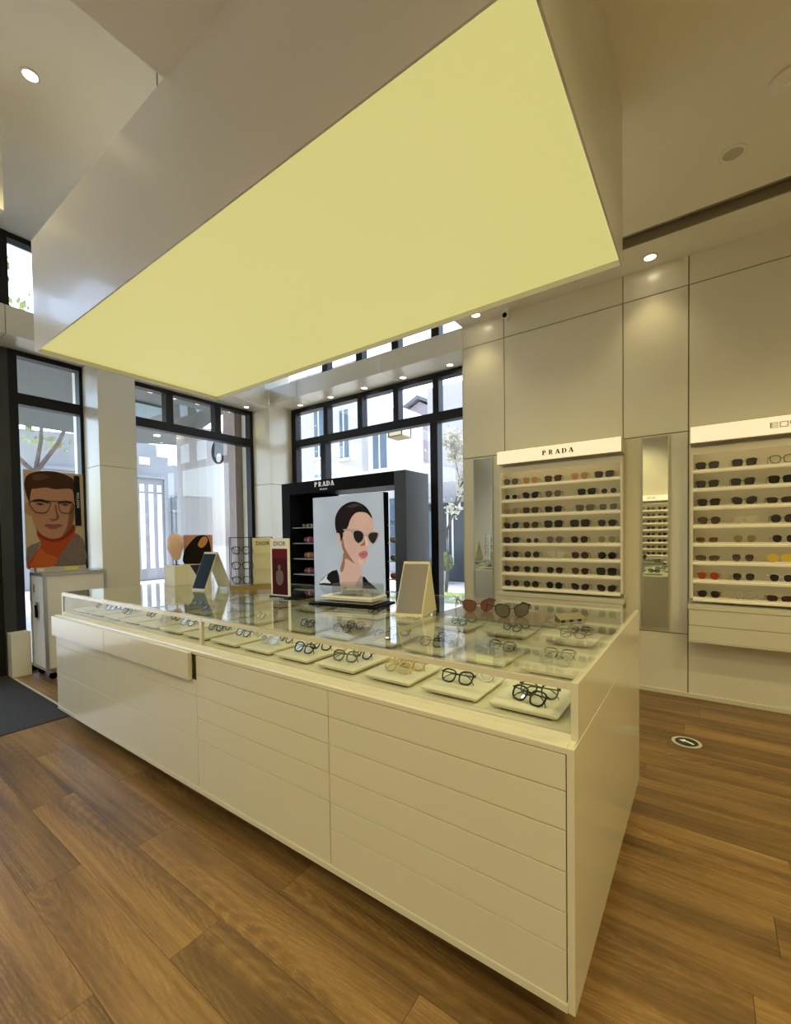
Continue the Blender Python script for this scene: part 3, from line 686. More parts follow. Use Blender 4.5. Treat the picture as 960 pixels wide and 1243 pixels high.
left = [(-2.335, [('grey', .0, .06), ('black', .02, .10)]), (-2.605, [('grey', -.02, .05), ('clear', .04, .09)]), (-2.875, [('silver', .0, .03), ('grey', .02, .09)]),
 (-3.145, [('black', .0, .07)]), (-3.415, [('black', .0, .04), ('silver', .03, .09)]), (-3.685, [('black', -.01, .04), ('black', .02, .09)]), (-3.955, [('black', 0, .05), ('grey', .02, .10)])]
TN = {'black': 'black', 'silver': 'silver', 'gold': 'gold', 'grey': 'grey', 'clear': 'clear', 'tort': 'tortoiseshell'}
def fill(lst, side, yrow, rowname, post):
    for k, (x, gl) in enumerate(lst):
        kind = ' and '.join(sorted(set(TN[q[0]] for q in gl)))
        zt = tray(x, yrow, 'cream tray of %s spectacles, %s row, tray %s from the %s' % (kind, rowname, ['one', 'two', 'three', 'four', 'five', 'six', 'seven'][k], side))
        for j, (f_, dx, dy) in enumerate(gl):
            glasses('reading', f_, 'clear', (x + dx*.6 - .005, yrow - .085 + dy*1.35, zt + .001), radians(random.uniform(-24, 10)),
                    '%s spectacles, pair %s, on the %s-row tray %s from the %s' % (TN[f_], ['one', 'two', 'three'][j], rowname, ['one', 'two', 'three', 'four', 'five', 'six', 'seven'][k], side),
                    'spectacles in the showcase', open_=False, rx=radians(-38), name='spectacles')
fill(front, 'bare end', 1.445, 'front', -2.19)
fill(left, 'front post', 1.445, 'front', -2.19)
mid = [(-.50 - .29*k, [(random.choice(['black', 'grey', 'tort', 'silver']), random.uniform(-.02, .02), .02), (random.choice(['black', 'grey', 'tort', 'clear']), random.uniform(-.02, .04), .10)]) for k in range(6)]
FR.setdefault('tort', FR['brown'])
fill(mid, 'bare end', 1.86, 'middle', 0)
midl = [(-2.42 - .31*k, [(random.choice(['black', 'grey', 'tort']), 0, .03), (random.choice(['black', 'silver']), .02, .10)]) for k in range(5)]
fill(midl, 'glazing bar', 1.86, 'middle', 0)
bk = [(-.55 - .33*k, [(random.choice(['black', 'tort', 'grey']), 0, .03), ('black', .02, .10)]) for k in range(5)]
fill(bk, 'bare end', 2.38, 'back', 0)
bkl = [(-2.45 - .38*k, [(random.choice(['black', 'tort', 'grey']), 0, .05)]) for k in range(4)]
fill(bkl, 'glazing bar', 2.38, 'back', 0)

# ------------------------------------------------------------------ things on the glass top
def print_layers(parent, layers, org_fn, name='print', local=False):
    mb = MB(); mats = []
    for k, (pts, m, sub) in enumerate(layers):
        if m not in mats: mats.append(m)
        lp = smoothloop(pts, sub) if sub else pts
        mb.face([org_fn(p[0], p[1], .0006 + k*.00035) for p in lp], mats.index(m))
    me = bpy.data.meshes.new(name)
    org = (0, 0, 0) if local else ORIG.get(parent.name, (0, 0, 0))
    me.from_pydata([(a - org[0], b - org[1], c - org[2]) for a, b, c in mb.v], [], mb.f)
    for m in mats: me.materials.append(m)
    for p, k in zip(me.polygons, mb.mi): p.material_index = k
    o = bpy.data.objects.new(name, me); col.objects.link(o); o.parent = parent
    return o
def ink(n, c, e=0): return mat('print_' + n, c, .75, emit=c if e else None, es=e, spec=.12)

# tent mirrors
def tent(loc, rz, label, w, d, h, solid):
    t = thing('tent_mirror', label, 'mirror', loc, rz)
    m = mat('tent_cream', (.62, .58, .40), .35, noise=.02)
    th = .008
    if solid:
        MB().prism([(-d/2, 0), (d/2, 0), (0.02, h)], 'x', -w/2, w/2).build('body', m, t, local=True)
    else:
        for sg in (-1, 1):
            MB().prism([(sg*d/2, 0), (sg*(d/2 - .012), 0), (-sg*.002, h - .004), (sg*.004, h)], 'x', -w/2, w/2).build('leg_panel', m, t, local=True)
    sl = Vector((0, d/2 + (.02 if solid else -.006), h)).normalized(); nrm = Vector((0, -sl.z, sl.y))
    base = Vector((0, -d/2, 0))
    q = []
    for u, v in ((-.46, .05), (.46, .05), (.46, .95), (-.46, .95)):
        p = base + sl*(v*math.hypot(h, d/2 + (.02 if solid else -.006))) + Vector((u*w, 0, 0))
        q.append(p)
    MB().loft([[p + nrm*.0004 for p in q], [p + nrm*.002 for p in q]]).build('mirror_glass', M['mirror'] if solid else mat('dark_reflection', (.004, .008, .006), .3, spec=.08), t, local=True)  # open tent: the mirror's dark reflection is painted as near-black
    return t
tent((-1.262, 1.955, ZTOP), radians(12), 'cream tent-shaped mirror standing beside the poster stack', .15, .235, .272, True)
tent((-3.29, 2.02, ZTOP), radians(8), 'dark-faced tent-shaped mirror beside the wire spectacle stand', .15, .27, .30, False)

# plinth with pink head and folded portrait card
pl = thing('plinth', 'small cream plinth with slanted side at the far end of the glass top', 'plinth', (-3.92, 2.17, ZTOP))
MB().box(-.06, .12, -.19, -.06, 0, .175).build('block', M['tray'], pl, local=True)
MB().prism([(-.06, .0), (.16, .0), (.16, .175), (-.06, .175)], 'x', -.04, .12).build('wing', M['white'], pl, local=True)
MB().face([(.1215, -.05, .172), (.1215, .15, .172), (.1215, .02, .06)]).build('navy_flash', mat('navy_print', (.015, .014, .03), .5), pl, local=True)
hd = thing('mannequin_bust', 'pale pink foam display head on a dark rod, on the plinth', 'display head', (-3.89, 2.045, ZTOP + .175))
hb = MB(); n = 18
prof = [(.020, .045), (.032, .052), (.040, .085), (.048, .12), (.060, .16), (.066, .20), (.062, .24), (.045, .268), (.02, .282), (.004, .285)]
loops = []
for r, z in prof:
    loops.append([(r*cos(2*pi*k/n)*.92, r*sin(2*pi*k/n)*1.05 - (.012 if .09 < z < .2 and abs(k - 13.5) < 2 else 0), z) for k in range(n)])
hb.loft(loops); hb.build('head', mat('pink_foam', (.78, .55, .48), .7, noise=.03), hd, local=True, smooth=True)
MB().tube([(0, 0, .0), (0, 0, .05)], .006, 8).lathe([(.03, 0), (.03, .004)], (0, 0, 0), 16).build('rod', M['frame'], hd, local=True)
cd = thing('portrait_card', 'folded portrait card of a dark-haired woman in black, on the plinth', 'card', (-3.86, 2.24, ZTOP + .175), radians(52))
MB().box(-.125, .125, 0, .006, 0, .27).build('board', mat('card_rose', (.55, .28, .22), .6), cd, local=True)
F = lambda a, b, e: (a, -e, b)
o = print_layers(cd, [([(-.12, .005), (.07, .005), (.075, .06), (.11, .10), (.10, .20), (.07, .262), (.0, .262), (-.05, .22), (-.09, .17), (-.118, .12)], ink('ink_black', (.012, .010, .010)), 4),
    ([(.0, .17), (.03, .15), (.065, .175), (.085, .22), (.07, .25), (.04, .25), (.01, .21)], ink('skin_warm', (.55, .30, .20)), 4),
    ([(.015, .185), (.035, .175), (.055, .20), (.045, .225), (.025, .22)], ink('ink_orange', (.62, .28, .05)), 4)], F, local=True)

# wire spectacle stand
st = thing('spectacle_stand', 'wire spectacle stand with three shelves and lettered header', 'display stand', (-2.945, 2.155, ZTOP), radians(50))
MB().box(-.16, .16, -.05, .05, 0, .035).build('base', mat('brass_base', (.30, .22, .09), .35, .3), st, local=True)
MB().box(.005, .16, .040, .046, .035, .41).build('back_card', M['tray'], st, local=True)
fr = MB()
for a, b in (((-.16, 0), (-.16, .415)), ((.16, 0), (.16, .415)), ((.0, 0), (.0, .415)), ((-.16, .415), (.16, .415))):
    for yy in (-.045, .045): fr.tube([(a[0], yy, a[1]), (b[0], yy, b[1])], .003, 6)
fr.build('wire_frame', M['frame'], st, local=True)
share('lettering', text_mesh('DIOR', .042, M['letter'], .0006, 1.1), st, (.085, .0385, .365)).rotation_euler = (pi/2, 0, 0)
for k, z in enumerate((.05, .165, .285)):
    MB().box(-.16, .16, -.05, .05, z - .004, z).build('shelf', M['acryl'], st, local=True)
    pos = Vector((-.075, -.03, 0)); pos.rotate(Matrix.Rotation(radians(50), 3, 'Z'))
    pos2 = Vector((.085, .028, 0)); pos2.rotate(Matrix.Rotation(radians(50), 3, 'Z'))
    glasses('reading', 'black', 'clear', (-2.945 + pos.x, 2.155 + pos.y, ZTOP + z), radians(40), 'black spectacles on the %s shelf of the wire stand, facing out' % ('lowest', 'middle', 'top')[k], 'spectacles on the wire stand', name='spectacles', sc=(1.15, .6, 1.15))
# tall burgundy card
tc_ = thing('brand_card', 'tall white card with burgundy picture beside the wire spectacle stand', 'card', (-2.37, 1.965, ZTOP), radians(4))
MB().box(-.092, .092, -.02, .02, 0, .012).build('foot', M['frame'], tc_, local=True)
MB().box(-.086, .086, -.006, .006, .012, .405).build('board', M['paper'], tc_, local=True)
print_layers(tc_, [([(-.073, .02), (.073, .02), (.073, .335), (-.073, .335)], ink('burgundy', (.055, .006, .008)), 0),
    ([(-.073, .27), (.073, .27), (.073, .335), (-.073, .335)], ink('burgundy_light', (.12, .008, .012)), 0),
    ([(-.03, .10), (.01, .085), (.035, .13), (.025, .18), (.005, .19), (.012, .215), (-.008, .225), (-.02, .21), (-.012, .19), (-.035, .17)], ink('dusk_figure', (.16, .12, .12)), 3)], lambda a, b, e: (a, -.006 - e, b), local=True)
share('lettering', text_mesh('DIOR', .045, M['letter'], .0006, 1.1), tc_, (0, -.0068, .368)).rotation_euler = (pi/2, 0, 0)
# white header card behind the tent mirror
hc = thing('header_card', 'small white lettered card in a wire frame behind the dark tent mirror', 'card', (-3.30, 2.46, ZTOP), radians(45))
MB().box(-.02, .16, -.003, .003, .0, .29).build('board', M['paper'], hc, local=True)
MB().tube([(-.17, 0, 0), (-.17, 0, .30), (.165, 0, .30), (.165, 0, 0)], .003, 6).build('wire_frame', M['frame'], hc, local=True)
share('lettering', text_mesh('DIOR', .03, M['letter'], .0006, 1.1), hc, (.08, -.0036, .262)).rotation_euler = (pi/2, 0, 0)

# stack on a black board
bs = thing('display_board', 'black presentation board lying on the glass top', 'board', (-1.745, 1.985, ZTOP), radians(8))
MB().box(-.235, .235, -.12, .12, 0, .014).build('slab', M['black'], bs, local=True, bevel=.003)
z = ZTOP + .014
for k, (w_, d_, h_) in enumerate(((.40, .20, .022), (.36, .18, .022))):
    b_ = thing('display_tray', ['wide pale tray lying on the black board', 'pale tray stacked on the wide tray'][k], 'tray', (-1.74 + .01*k, 1.985, z), radians(8))
    MB().box(-w_/2, w_/2, -d_/2, d_/2, 0, h_).build('slab', M['white'] if k else M['acryl'], b_, local=True, bevel=.003)
    MB().box(-w_/2 - .001, w_/2 + .001, -d_/2 - .001, d_/2 + .001, h_*.40, h_*.55).build('edge_band', M['alu'], b_, local=True)
    z += h_
ab = thing('acrylic_box', 'clear acrylic display box on top of the stacked trays', 'box', (-1.70, 1.99, z), radians(8))
MB().box(-.14, .14, -.07, .07, .0, .006).box(-.14, .14, -.07, -.065, .006, .07).box(-.14, .14, .065, .07, .006, .07).box(-.14, -.135, -.065, .065, .006, .07).box(.135, .14, -.065, .065, .006, .07).build('shell', M['acryl'], ab, local=True)
MB().box(-.09, .02, -.04, .04, .006, .035).build('insert', M['alu'], ab, local=True, bevel=.004)
# acrylic platform and two sunglasses
ap = thing('acrylic_platform', 'clear acrylic platform on the glass top near the bare end', 'platform', (-.83, 2.00, ZTOP), radians(-2))
MB().box(-.26, .26, -.16, .16, 0, .022).build('slab', M['acryl'], ap, local=True, bevel=.002)
MB().box(-.255, .255, -.155, .155, .0225, .024).build('mirror_top', mat('smoked_top', (.20, .18, .14), .12, .3), ap, local=True)
glasses('cat', 'pink', 'rose', (-.93, 2.02, ZTOP + .0245), radians(42), 'rose tinted cat-eye sunglasses on the acrylic platform', 'sunglasses on the acrylic platform', sc=(1.25, 1.0, 1.25))
glasses('cat', 'black', 'grey', (-.735, 1.965, ZTOP + .0245), radians(40), 'black cat-eye sunglasses with smoky lenses on the acrylic platform', 'sunglasses on the acrylic platform', sc=(1.25, 1.0, 1.25))
sc2 = thing('price_block', 'small dark striped display wedge beside the acrylic platform', 'display block', (-.515, 2.13, ZTOP), radians(52))
MB().prism([(-.02, 0), (.02, 0), (.02, .035), (-.02, .012)], 'x', -.07, .07).build('wedge', mat('smoke_wedge', (.22, .19, .12), .3), sc2, local=True)
for k in range(3): MB().box(-.065 + k*.045, -.045 + k*.045, -.0215, -.020, .001, .012).build('dark_strip', M['frame'], sc2, local=True)

# ------------------------------------------------------------------ black brand unit by the window
BX0, BX1, BY0, BY1, BZ = -4.888, -2.767, 4.10, 4.60, 2.192
bu = thing('brand_display_unit', 'black shelving unit with lettered header and lit portrait, before the street window', 'display unit', ((BX0 + BX1)/2, (BY0 + BY1)/2, 0))
MB().box(BX0, BX0 + .17, BY0, BY1, 0, BZ).build('side_post', M['black'], bu, bevel=.003)
MB().box(BX1 - .16, BX1, BY0, BY1, 0, BZ).build('side_post', M['slate'], bu, bevel=.003)
MB().box(BX0 + .17, BX1 - .16, BY0, BY1, 2.03, BZ).build('header', M['black'], bu, bevel=.003)
MB().box(BX0 + .17, BX1 - .16, BY0 + .03, BY1, 0, .35).build('base_box', M['black'], bu)
MB().box(BX0 + .17, -4.25, BY1 - .03, BY1 - .01, .35, 2.03).build('back_panel', M['black'], bu)
MB().box(-3.09, -2.99, BY1 - .13, BY1 - .10, .35, 1.98).build('back_panel', M['black'], bu)
prada(bu, -4.05 - bu.location.x, BY0 - bu.location.y - .0005, 2.135 - bu.location.z, .062, M['letterw'], .073)
share('lettering', text_mesh('MILANO', .030, M['letterw'], .0006, 1.25), bu, (-4.06 - bu.location.x, BY0 - bu.location.y - .001, 2.065)).rotation_euler = (pi/2, 0, 0)
for z in (1.575, 1.36, 1.145, .93, .72):
    MB().box(BX0 + .17, -4.29, BY0 + .04, BY1 - .03, z - .012, z).build('shelf', mat('glass_edge_shelf', (.35, .38, .40), .2), bu)
    MB().box(-3.06, BX1 - .16, BY0 + .04, BY1 - .14, z - .012, z).build('shelf', mat('glass_edge_shelf', (.35, .38, .40), .2), bu)
# lit portrait
pp = thing('portrait_lightbox', 'grey-blue lit portrait of a woman in sunglasses inside the black unit', 'poster', (-3.675, BY0 + .02, .35))
MB().box(-4.268, -3.078, BY0 + .002, BY0 + .09, .352, 1.962).build('board', M['black'], pp)
def lady(X, Y, e):
    u = (X - 3)/757; k_ = .001244 + (.001094 - .001244)*u
    top = 135 - .073*X
    return (-4.264 + u*1.182, BY0 + .0015 - e, 1.958 - (Y - top)*k_)
EL = .34
LBG = bpy.data.materials.new('print_grey_blue_backdrop'); LBG.use_nodes = True
nt = LBG.node_tree; b = nt.nodes['Principled BSDF']
tcn = nt.nodes.new('ShaderNodeTexCoord'); nz = nt.nodes.new('ShaderNodeTexNoise'); nz.inputs['Scale'].default_value = 1.2; rp = nt.nodes.new('ShaderNodeValToRGB')
rp.color_ramp.elements[0].color = (.30, .34, .40, 1); rp.color_ramp.elements[1].color = (.52, .58, .66, 1)
nt.links.new(tcn.outputs['Object'], nz.inputs['Vector']); nt.links.new(nz.outputs[0], rp.inputs[0]); nt.links.new(rp.outputs[0], b.inputs['Base Color']); nt.links.new(rp.outputs[0], b.inputs['Emission Color'])
b.inputs['Emission Strength'].default_value = .42
skin, skin2, hairm = ink('skin', (.66, .43, .35), EL), ink('skin_shadow', (.36, .16, .11), EL), ink('hair', (.020, .012, .012), .1)
print_layers(pp, [
    ([(4, 134), (756, 80), (770, 1380), (8, 1440)], LBG, 0),
    ([(60, 1050), (150, 960), (270, 905), (300, 1060), (320, 1180), (120, 1160)], ink('jacket', (.015, .016, .022)), 2),
    ([(60, 1050), (110, 1000), (165, 955), (150, 1000), (200, 1050), (120, 1045)], ink('lapel_white', (.70, .72, .75), EL), 2),
    ([(545, 980), (600, 1040), (690, 1130), (710, 1250), (600, 1300), (520, 1180)], ink('jacket', (.015, .016, .022)), 2),
    ([(350, 720), (330, 820), (300, 910), (305, 1060), (340, 1250), (520, 1250), (530, 1060), (540, 960), (520, 880), (500, 800)], skin, 3),
    ([(350, 720), (335, 800), (305, 905), (330, 930), (355, 860), (362, 790), (400, 800), (460, 840), (420, 780)], skin2, 3),
    ([(500, 1010), (530, 970), (545, 1060), (520, 1180), (470, 1080)], ink('collar', (.42, .33, .30), EL), 2),
    ([(470, 290), (560, 280), (630, 320), (655, 400), (655, 480), (645, 560), (625, 610), (600, 690), (602, 745), (585, 790), (560, 850), (520, 862), (450, 820), (380, 760), (335, 680), (320, 600), (330, 500), (400, 420)], skin, 4),
    ([(325, 560), (335, 680), (380, 760), (450, 820), (400, 740), (360, 660), (345, 580)], skin2, 3),
    ([(275, 510), (258, 420), (270, 320), (330, 230), (420, 180), (500, 180), (580, 225), (630, 300), (648, 360), (600, 305), (540, 288), (480, 300), (430, 360), (400, 440), (375, 480), (340, 520), (320, 590), (300, 560)], hairm, 4),
    ([(275, 515), (305, 520), (318, 590), (322, 660), (300, 610)], skin, 3),
    ([(320, 530), (345, 520), (340, 560), (318, 600)], hairm, 2),
    ([(345, 470), (420, 468), (470, 470), (460, 500), (440, 520), (425, 490), (360, 490)], ink('temple_gold', (.45, .34, .24), EL), 0),
    ([(455, 480), (520, 478), (568, 520), (560, 590), (510, 632), (468, 600), (448, 540)], ink('rim_rose', (.50, .36, .30), EL), 3),
    ([(465, 495), (518, 490), (558, 525), (550, 585), (510, 620), (475, 592), (458, 540)], ink('lens_dark', (.035, .025, .022)), 3),
    ([(600, 540), (640, 502), (712, 512), (700, 580), (660, 640), (620, 610)], ink('rim_rose', (.50, .36, .30), EL), 3),
    ([(608, 545), (642, 512), (702, 520), (690, 578), (658, 628), (626, 602)], ink('lens_slate', (.040, .045, .050)), 3),
    ([(560, 530), (600, 530), (600, 545), (560, 545)], ink('rim_rose', (.50, .36, .30), EL), 0),
    ([(520, 650), (560, 610), (578, 560), (578, 640), (560, 650)], skin2, 2),
    ([(505, 740), (540, 715), (580, 705), (602, 735), (590, 770), (555, 790), (525, 775)], ink('lips', (.52, .17, .18), EL), 4),
    ([(380, 560), (430, 540), (470, 640), (480, 740), (430, 760), (390, 680)], ink('cheek', (.645, .41, .33), EL), 4),
    ([(470, 310), (540, 300), (600, 330), (620, 400), (560, 440), (490, 420)], ink('forehead_light', (.68, .45, .37), EL), 4),
    ([(575, 560), (590, 560), (612, 640), (596, 655), (580, 640)], ink('nose_light', (.76, .56, .48), EL), 3),
    ([(500, 800), (560, 815), (545, 850), (515, 852)], ink('chin_light', (.74, .52, .45), EL), 3),
    ([(400, 230), (480, 195), (560, 230), (520, 225), (450, 240)], ink('hair_sheen', (.06, .045, .05), .2), 3),
    ([(508, 745), (560, 740), (600, 735), (560, 750)], ink('lip_line', (.25, .04, .05), EL), 0)], lady)
# pouches, cases and sunglasses on its shelves
def case_box(loc, rz, c, c2, label, s=1):
    t = thing('sunglasses_case', label, 'case', loc, rz, 'cases in the black unit')
    n = 12
    MB().loft([[(x, .05*s*f*cos(2*pi*k/n), .042*s*f*sin(2*pi*k/n) + .042*s) for k in range(n)] for x, f in ((-.085*s, .55), (-.07*s, .95), (0, 1), (.07*s, .95), (.085*s, .55))]).build('shell', mat('case_shell', c, .3, noise=.3, nscale=14), t, local=True, smooth=True)
    MB().loft([[(x, .0515*s*cos(2*pi*k/n), .0435*s*sin(2*pi*k/n) + .042*s) for k in range(n)] for x in (-.012*s, .014*s)]).build('band', mat('case_band', c2, .3), t, local=True)
ys_ = BY0 + .16
for z, sh_, c, c2, lab in ((1.36, 0, (.35, .05, .10), (.6, .5, .5), 'pink and dark case on the upper shelf'), (1.145, 0, (.48, .18, .04), (.7, .6, .4), 'amber patterned case on the middle shelf'), (.93, 0, (.34, .05, .05), (.4, .42, .4), 'red case on the lower shelf')):
    case_box((-4.50, ys_, z), radians(12), c, c2, lab + ' by the corner column', 1.0)
glasses('cat', 'clear', 'pale', (-4.58, ys_, 1.576), 0, 'clear cat-eye sunglasses on the top left shelf of the black unit', 'sunglasses in the black unit')
glasses('square', 'black', 'clear', (-4.42, ys_, 1.576), .2, 'black rimmed clear sunglasses on the top shelf of the black unit', 'sunglasses in the black unit')
glasses('panto', 'clear', 'clear', (-4.55, ys_, .721), 0, 'clear glasses on the bottom shelf of the black unit', 'sunglasses in the black unit')
glasses('cat', 'silver', 'clear', (-2.99, BY0 + .09, 1.576), -.2, 'silver glasses on the top shelf beside the lit portrait', 'sunglasses in the black unit')
case_box((-2.99, BY0 + .12, 1.36), .3, (.28, .25, .18), (.5, .5, .45), 'grey-gold case on the upper shelf beside the lit portrait', .9)
case_box((-2.99, BY0 + .12, 1.145), .3, (.10, .11, .09), (.5, .5, .45), 'dark green case on the middle shelf beside the lit portrait', .9)
case_box((-2.99, BY0 + .12, .93), .3, (.30, .03, .03), (.35, .2, .05), 'red case on the lower shelf beside the lit portrait', .9)

# ------------------------------------------------------------------ entrance corner: mat, block, trolley, portrait of a man
mt = thing('entrance_mat', 'charcoal ribbed entrance mat with metal edge strip', 'mat', (-5.05, 0, 0))
MB().box(-6.05, -4.255, -1.4, 1.345, 0, .006).build('pile', M['mat_floor'], mt)
MB().box(-5.93, -4.255, 1.345, 1.365, 0, .008).build('edge_strip', mat('pale_edge_strip', (.6, .56, .48), .4, .3), mt)
wbk = thing('door_stop_block', 'white upright block standing between the black post and trolley', 'block', (-6.0, 1.43, 0))
MB().box(-6.083, -5.935, 1.35, 1.515, 0, .468).build('block', M['white'], wbk, bevel=.004)
TX0, TX1, TY0, TY1, TZ0, TZ1 = -5.93, -5.50, 1.52, 2.10, .10, 1.10
tx = -5.50
trl = thing('trolley', 'white cabinet trolley with aluminium edges and black latch, by the portrait of a man', 'trolley', (-5.62, 1.81, 0))
MB().box(TX0 + .01, TX1 - .01, TY0 + .01, TY1 - .01, TZ0 + .01, TZ1 - .01).build('carcass', M['white'], trl)
ed = MB(); e = .028
for x_ in (TX0, TX1 - e):
    for y_ in (TY0, TY1 - e): ed.box(x_, x_ + e, y_, y_ + e, TZ0, TZ1)
for z_ in (TZ0, TZ1 - .022):
    for y_ in (TY0, TY1 - e): ed.box(TX0 + e, TX1 - e, y_, y_ + e, z_, z_ + .022)
    for x_ in (TX0, TX1 - e): ed.box(x_, x_ + e, TY0 + e, TY1 - e, z_, z_ + .022)
ed.build('edge_profile', M['alu'], trl)
MB().box(TX0, TX1 - .03, TY0 + .0, TY1, TZ1, TZ1 + .012).build('lid', M['alu'], trl)
la = MB().box(-5.76, -5.68, TY0 - .002, TY0 + .012, .62, .80).build('latch', M['alu'], trl)
MB().box(-5.745, -5.695, TY0 - .016, TY0 - .002, .64, .71).tube([(-5.72, TY0 - .01, .71), (-5.70, TY0 - .02, .77)], .01, 8).build('latch_lever', M['black'], la)
MB().box(-5.83, -5.80, TY0 - .0005, TY0 + .011, .90, .98).build('handle_recess', M['alu'], trl)
for x_ in (TX0 + .05, TX1 - .05):
    for y_ in (TY0 + .07, TY1 - .07):
        cs = MB().tube([(x_ - .012, y_, .035), (x_ + .012, y_, .035)], .035, 14).build('caster', M['black'], trl)
        MB().box(x_ - .02, x_ + .02, y_ - .02, y_ + .02, .068, TZ0).build('fork', M['alu'], cs)
# poster
ps = thing('portrait_poster', 'poster of a man in glasses, orange roll-neck and checked jacket', 'poster', (-5.79, 1.75, TZ1 + .012))
PX = -5.79
MB().box(PX - .02, PX + .03, 1.530, 1.99, TZ1 + .012, TZ1 + .06).build('base_strip', M['alu'], ps)
MB().box(PX + .03, PX + .0315, 1.79, 1.91, TZ1 + .02, TZ1 + .055).build('yellow_label', mat('yellow_label', (.72, .80, .10), .5), ps)
MB().box(PX + .03, PX + .0315, 1.545, 1.60, TZ1 + .02, TZ1 + .05).build('small_label', M['paper'], ps)
pz0, pz1, py0, py1 = TZ1 + .06, 2.195, 1.462, 1.995
MB().box(PX - .012, PX - .0005, py0, py1, pz0, pz1).build('board', M['white'], ps)
def man(X, Y, e):
    l_ = 68 + .0365*(Y - 85); r_ = 705 + .02*(Y - 120); u = (X - l_)/(r_ - l_)
    t_ = 88 + .045*(X - 68); b_ = 1105 - .03*(X - 100); v = (Y - t_)/(b_ - t_)
    return (PX + e, py0 + u*(py1 - py0), pz1 - v*(pz1 - pz0))
hs = ink('man_skin', (.40, .21, .13)); hsh = ink('man_skin_shade', (.20, .085, .055)); hh = ink('man_hair', (.055, .022, .012)); gm = ink('glasses_ink', (.05, .03, .02))
M['tweed'] = mat('print_tweed', (.16, .12, .10), .7, noise=.8, nscale=160)
print_layers(ps, [
    ([(70, 90), (703, 118), (722, 1083), (108, 1103)], ink('man_backdrop', (.46, .36, .23)), 0),
    ([(108, 900), (200, 850), (240, 840), (200, 960), (150, 1100), (108, 1102)], M['tweed'], 2),
    ([(600, 740), (680, 790), (716, 870), (722, 1083), (380, 1092), (420, 1000), (540, 840)], M['tweed'], 2),
    ([(200, 730), (240, 830), (230, 900), (150, 1010), (115, 1100), (380, 1092), (430, 990), (540, 850), (605, 740), (600, 660), (400, 780)], ink('orange_knit', (.38, .065, .018)), 2),
    ([(240, 900), (160, 1040), (150, 1098), (370, 1092), (410, 1000), (300, 960)], ink('orange_knit_light', (.50, .11, .025)), 2),
    ([(110, 420), (85, 480), (95, 540), (150, 560), (165, 480)], hs, 3),
    ([(130, 300), (125, 420), (150, 560), (190, 690), (250, 760), (340, 800), (430, 795), (520, 740), (580, 660), (600, 560), (600, 430), (590, 290), (480, 250), (330, 240), (200, 250)], hs, 4),
    ([(600, 430), (600, 560), (580, 660), (520, 740), (470, 770), (520, 680), (540, 560), (560, 460)], hsh, 3),
    ([(200, 700), (250, 760), (340, 800), (430, 795), (520, 740), (590, 650), (604, 690), (560, 760), (440, 830), (320, 830), (230, 780)], ink('orange_collar', (.22, .030, .012)), 3),
    ([(130, 420), (100, 350), (80, 230), (120, 140), (260, 100), (430, 105), (560, 150), (600, 200), (605, 420), (585, 290), (500, 275), (400, 285), (300, 270), (190, 285), (150, 300)], hh, 4),
    ([(160, 150), (260, 130), (330, 160), (260, 190), (180, 200)], ink('hair_light', (.10, .045, .025)), 3),
    ([(170, 400), (250, 390), (320, 415), (320, 435), (240, 418), (170, 425)], ink('brow', (.07, .03, .02)), 2),
    ([(430, 415), (510, 400), (570, 415), (565, 435), (500, 425), (430, 435)], ink('brow', (.07, .03, .02)), 2),
    ([(190, 440), (240, 430), (290, 445), (240, 460)], hsh, 3), ([(450, 440), (500, 430), (550, 445), (500, 462)], hsh, 3),
    ([(222, 436), (240, 432), (255, 440), (240, 455)], gm, 3), ([(485, 436), (500, 432), (516, 440), (500, 455)], gm, 3),
    ([(400, 440), (420, 540), (438, 580), (400, 612), (360, 618), (330, 590), (360, 595), (395, 590), (405, 560), (390, 480)], hsh, 3),
    ([(275, 660), (330, 648), (380, 655), (430, 648), (475, 662), (420, 690), (370, 700), (320, 690)], ink('man_lips', (.26, .09, .07)), 3),
    ([(280, 661), (375, 662), (470, 663), (375, 668)], gm, 0),
    ([(597, 135), (664, 138), (682, 665), (612, 665)], ink('strip_black', (.012, .012, .010)), 0)], man)
gl = MB()
def rim(pts, wd=7):
    cxm = sum(p[0] for p in pts)/len(pts); cym = sum(p[1] for p in pts)/len(pts)
    o_ = smoothloop(pts, 4); i_ = [(cxm + (x - cxm)*(1 - wd/80), cym + (y_ - cym)*(1 - wd/55)) for x, y_ in o_]
    gl.strip([man(*p, .0105) for p in o_], [man(*p, .0105) for p in i_])
rim([(125, 425), (200, 400), (300, 412), (345, 430), (330, 490), (290, 535), (200, 535), (150, 490)]); rim([(430, 430), (480, 412), (560, 415), (600, 450), (585, 500), (550, 535), (470, 535), (430, 490)])
gl.face([man(*p, .0105) for p in ((180, 405), (580, 408), (580, 416), (180, 413))])
gl.build('printed_glasses', gm, ps)
tm = text_mesh('MOLSION', .036, ink('strip_white', (.7, .7, .68)), .0003, 1.15)
tz = man(640, 395, 0)
lo_ = share('lettering', tm, ps, (PX + .0115 - ORIG[ps.name][0], tz[1] - ORIG[ps.name][1], tz[2] - ORIG[ps.name][2]))
lo_.rotation_euler = Matrix(((0, 0, 1), (0, -1, 0), (1, 0, 0))).to_3x3().to_euler() if False else (Matrix(((0, 0, 1), (0, 1, 0), (-1, 0, 0)))).to_euler()

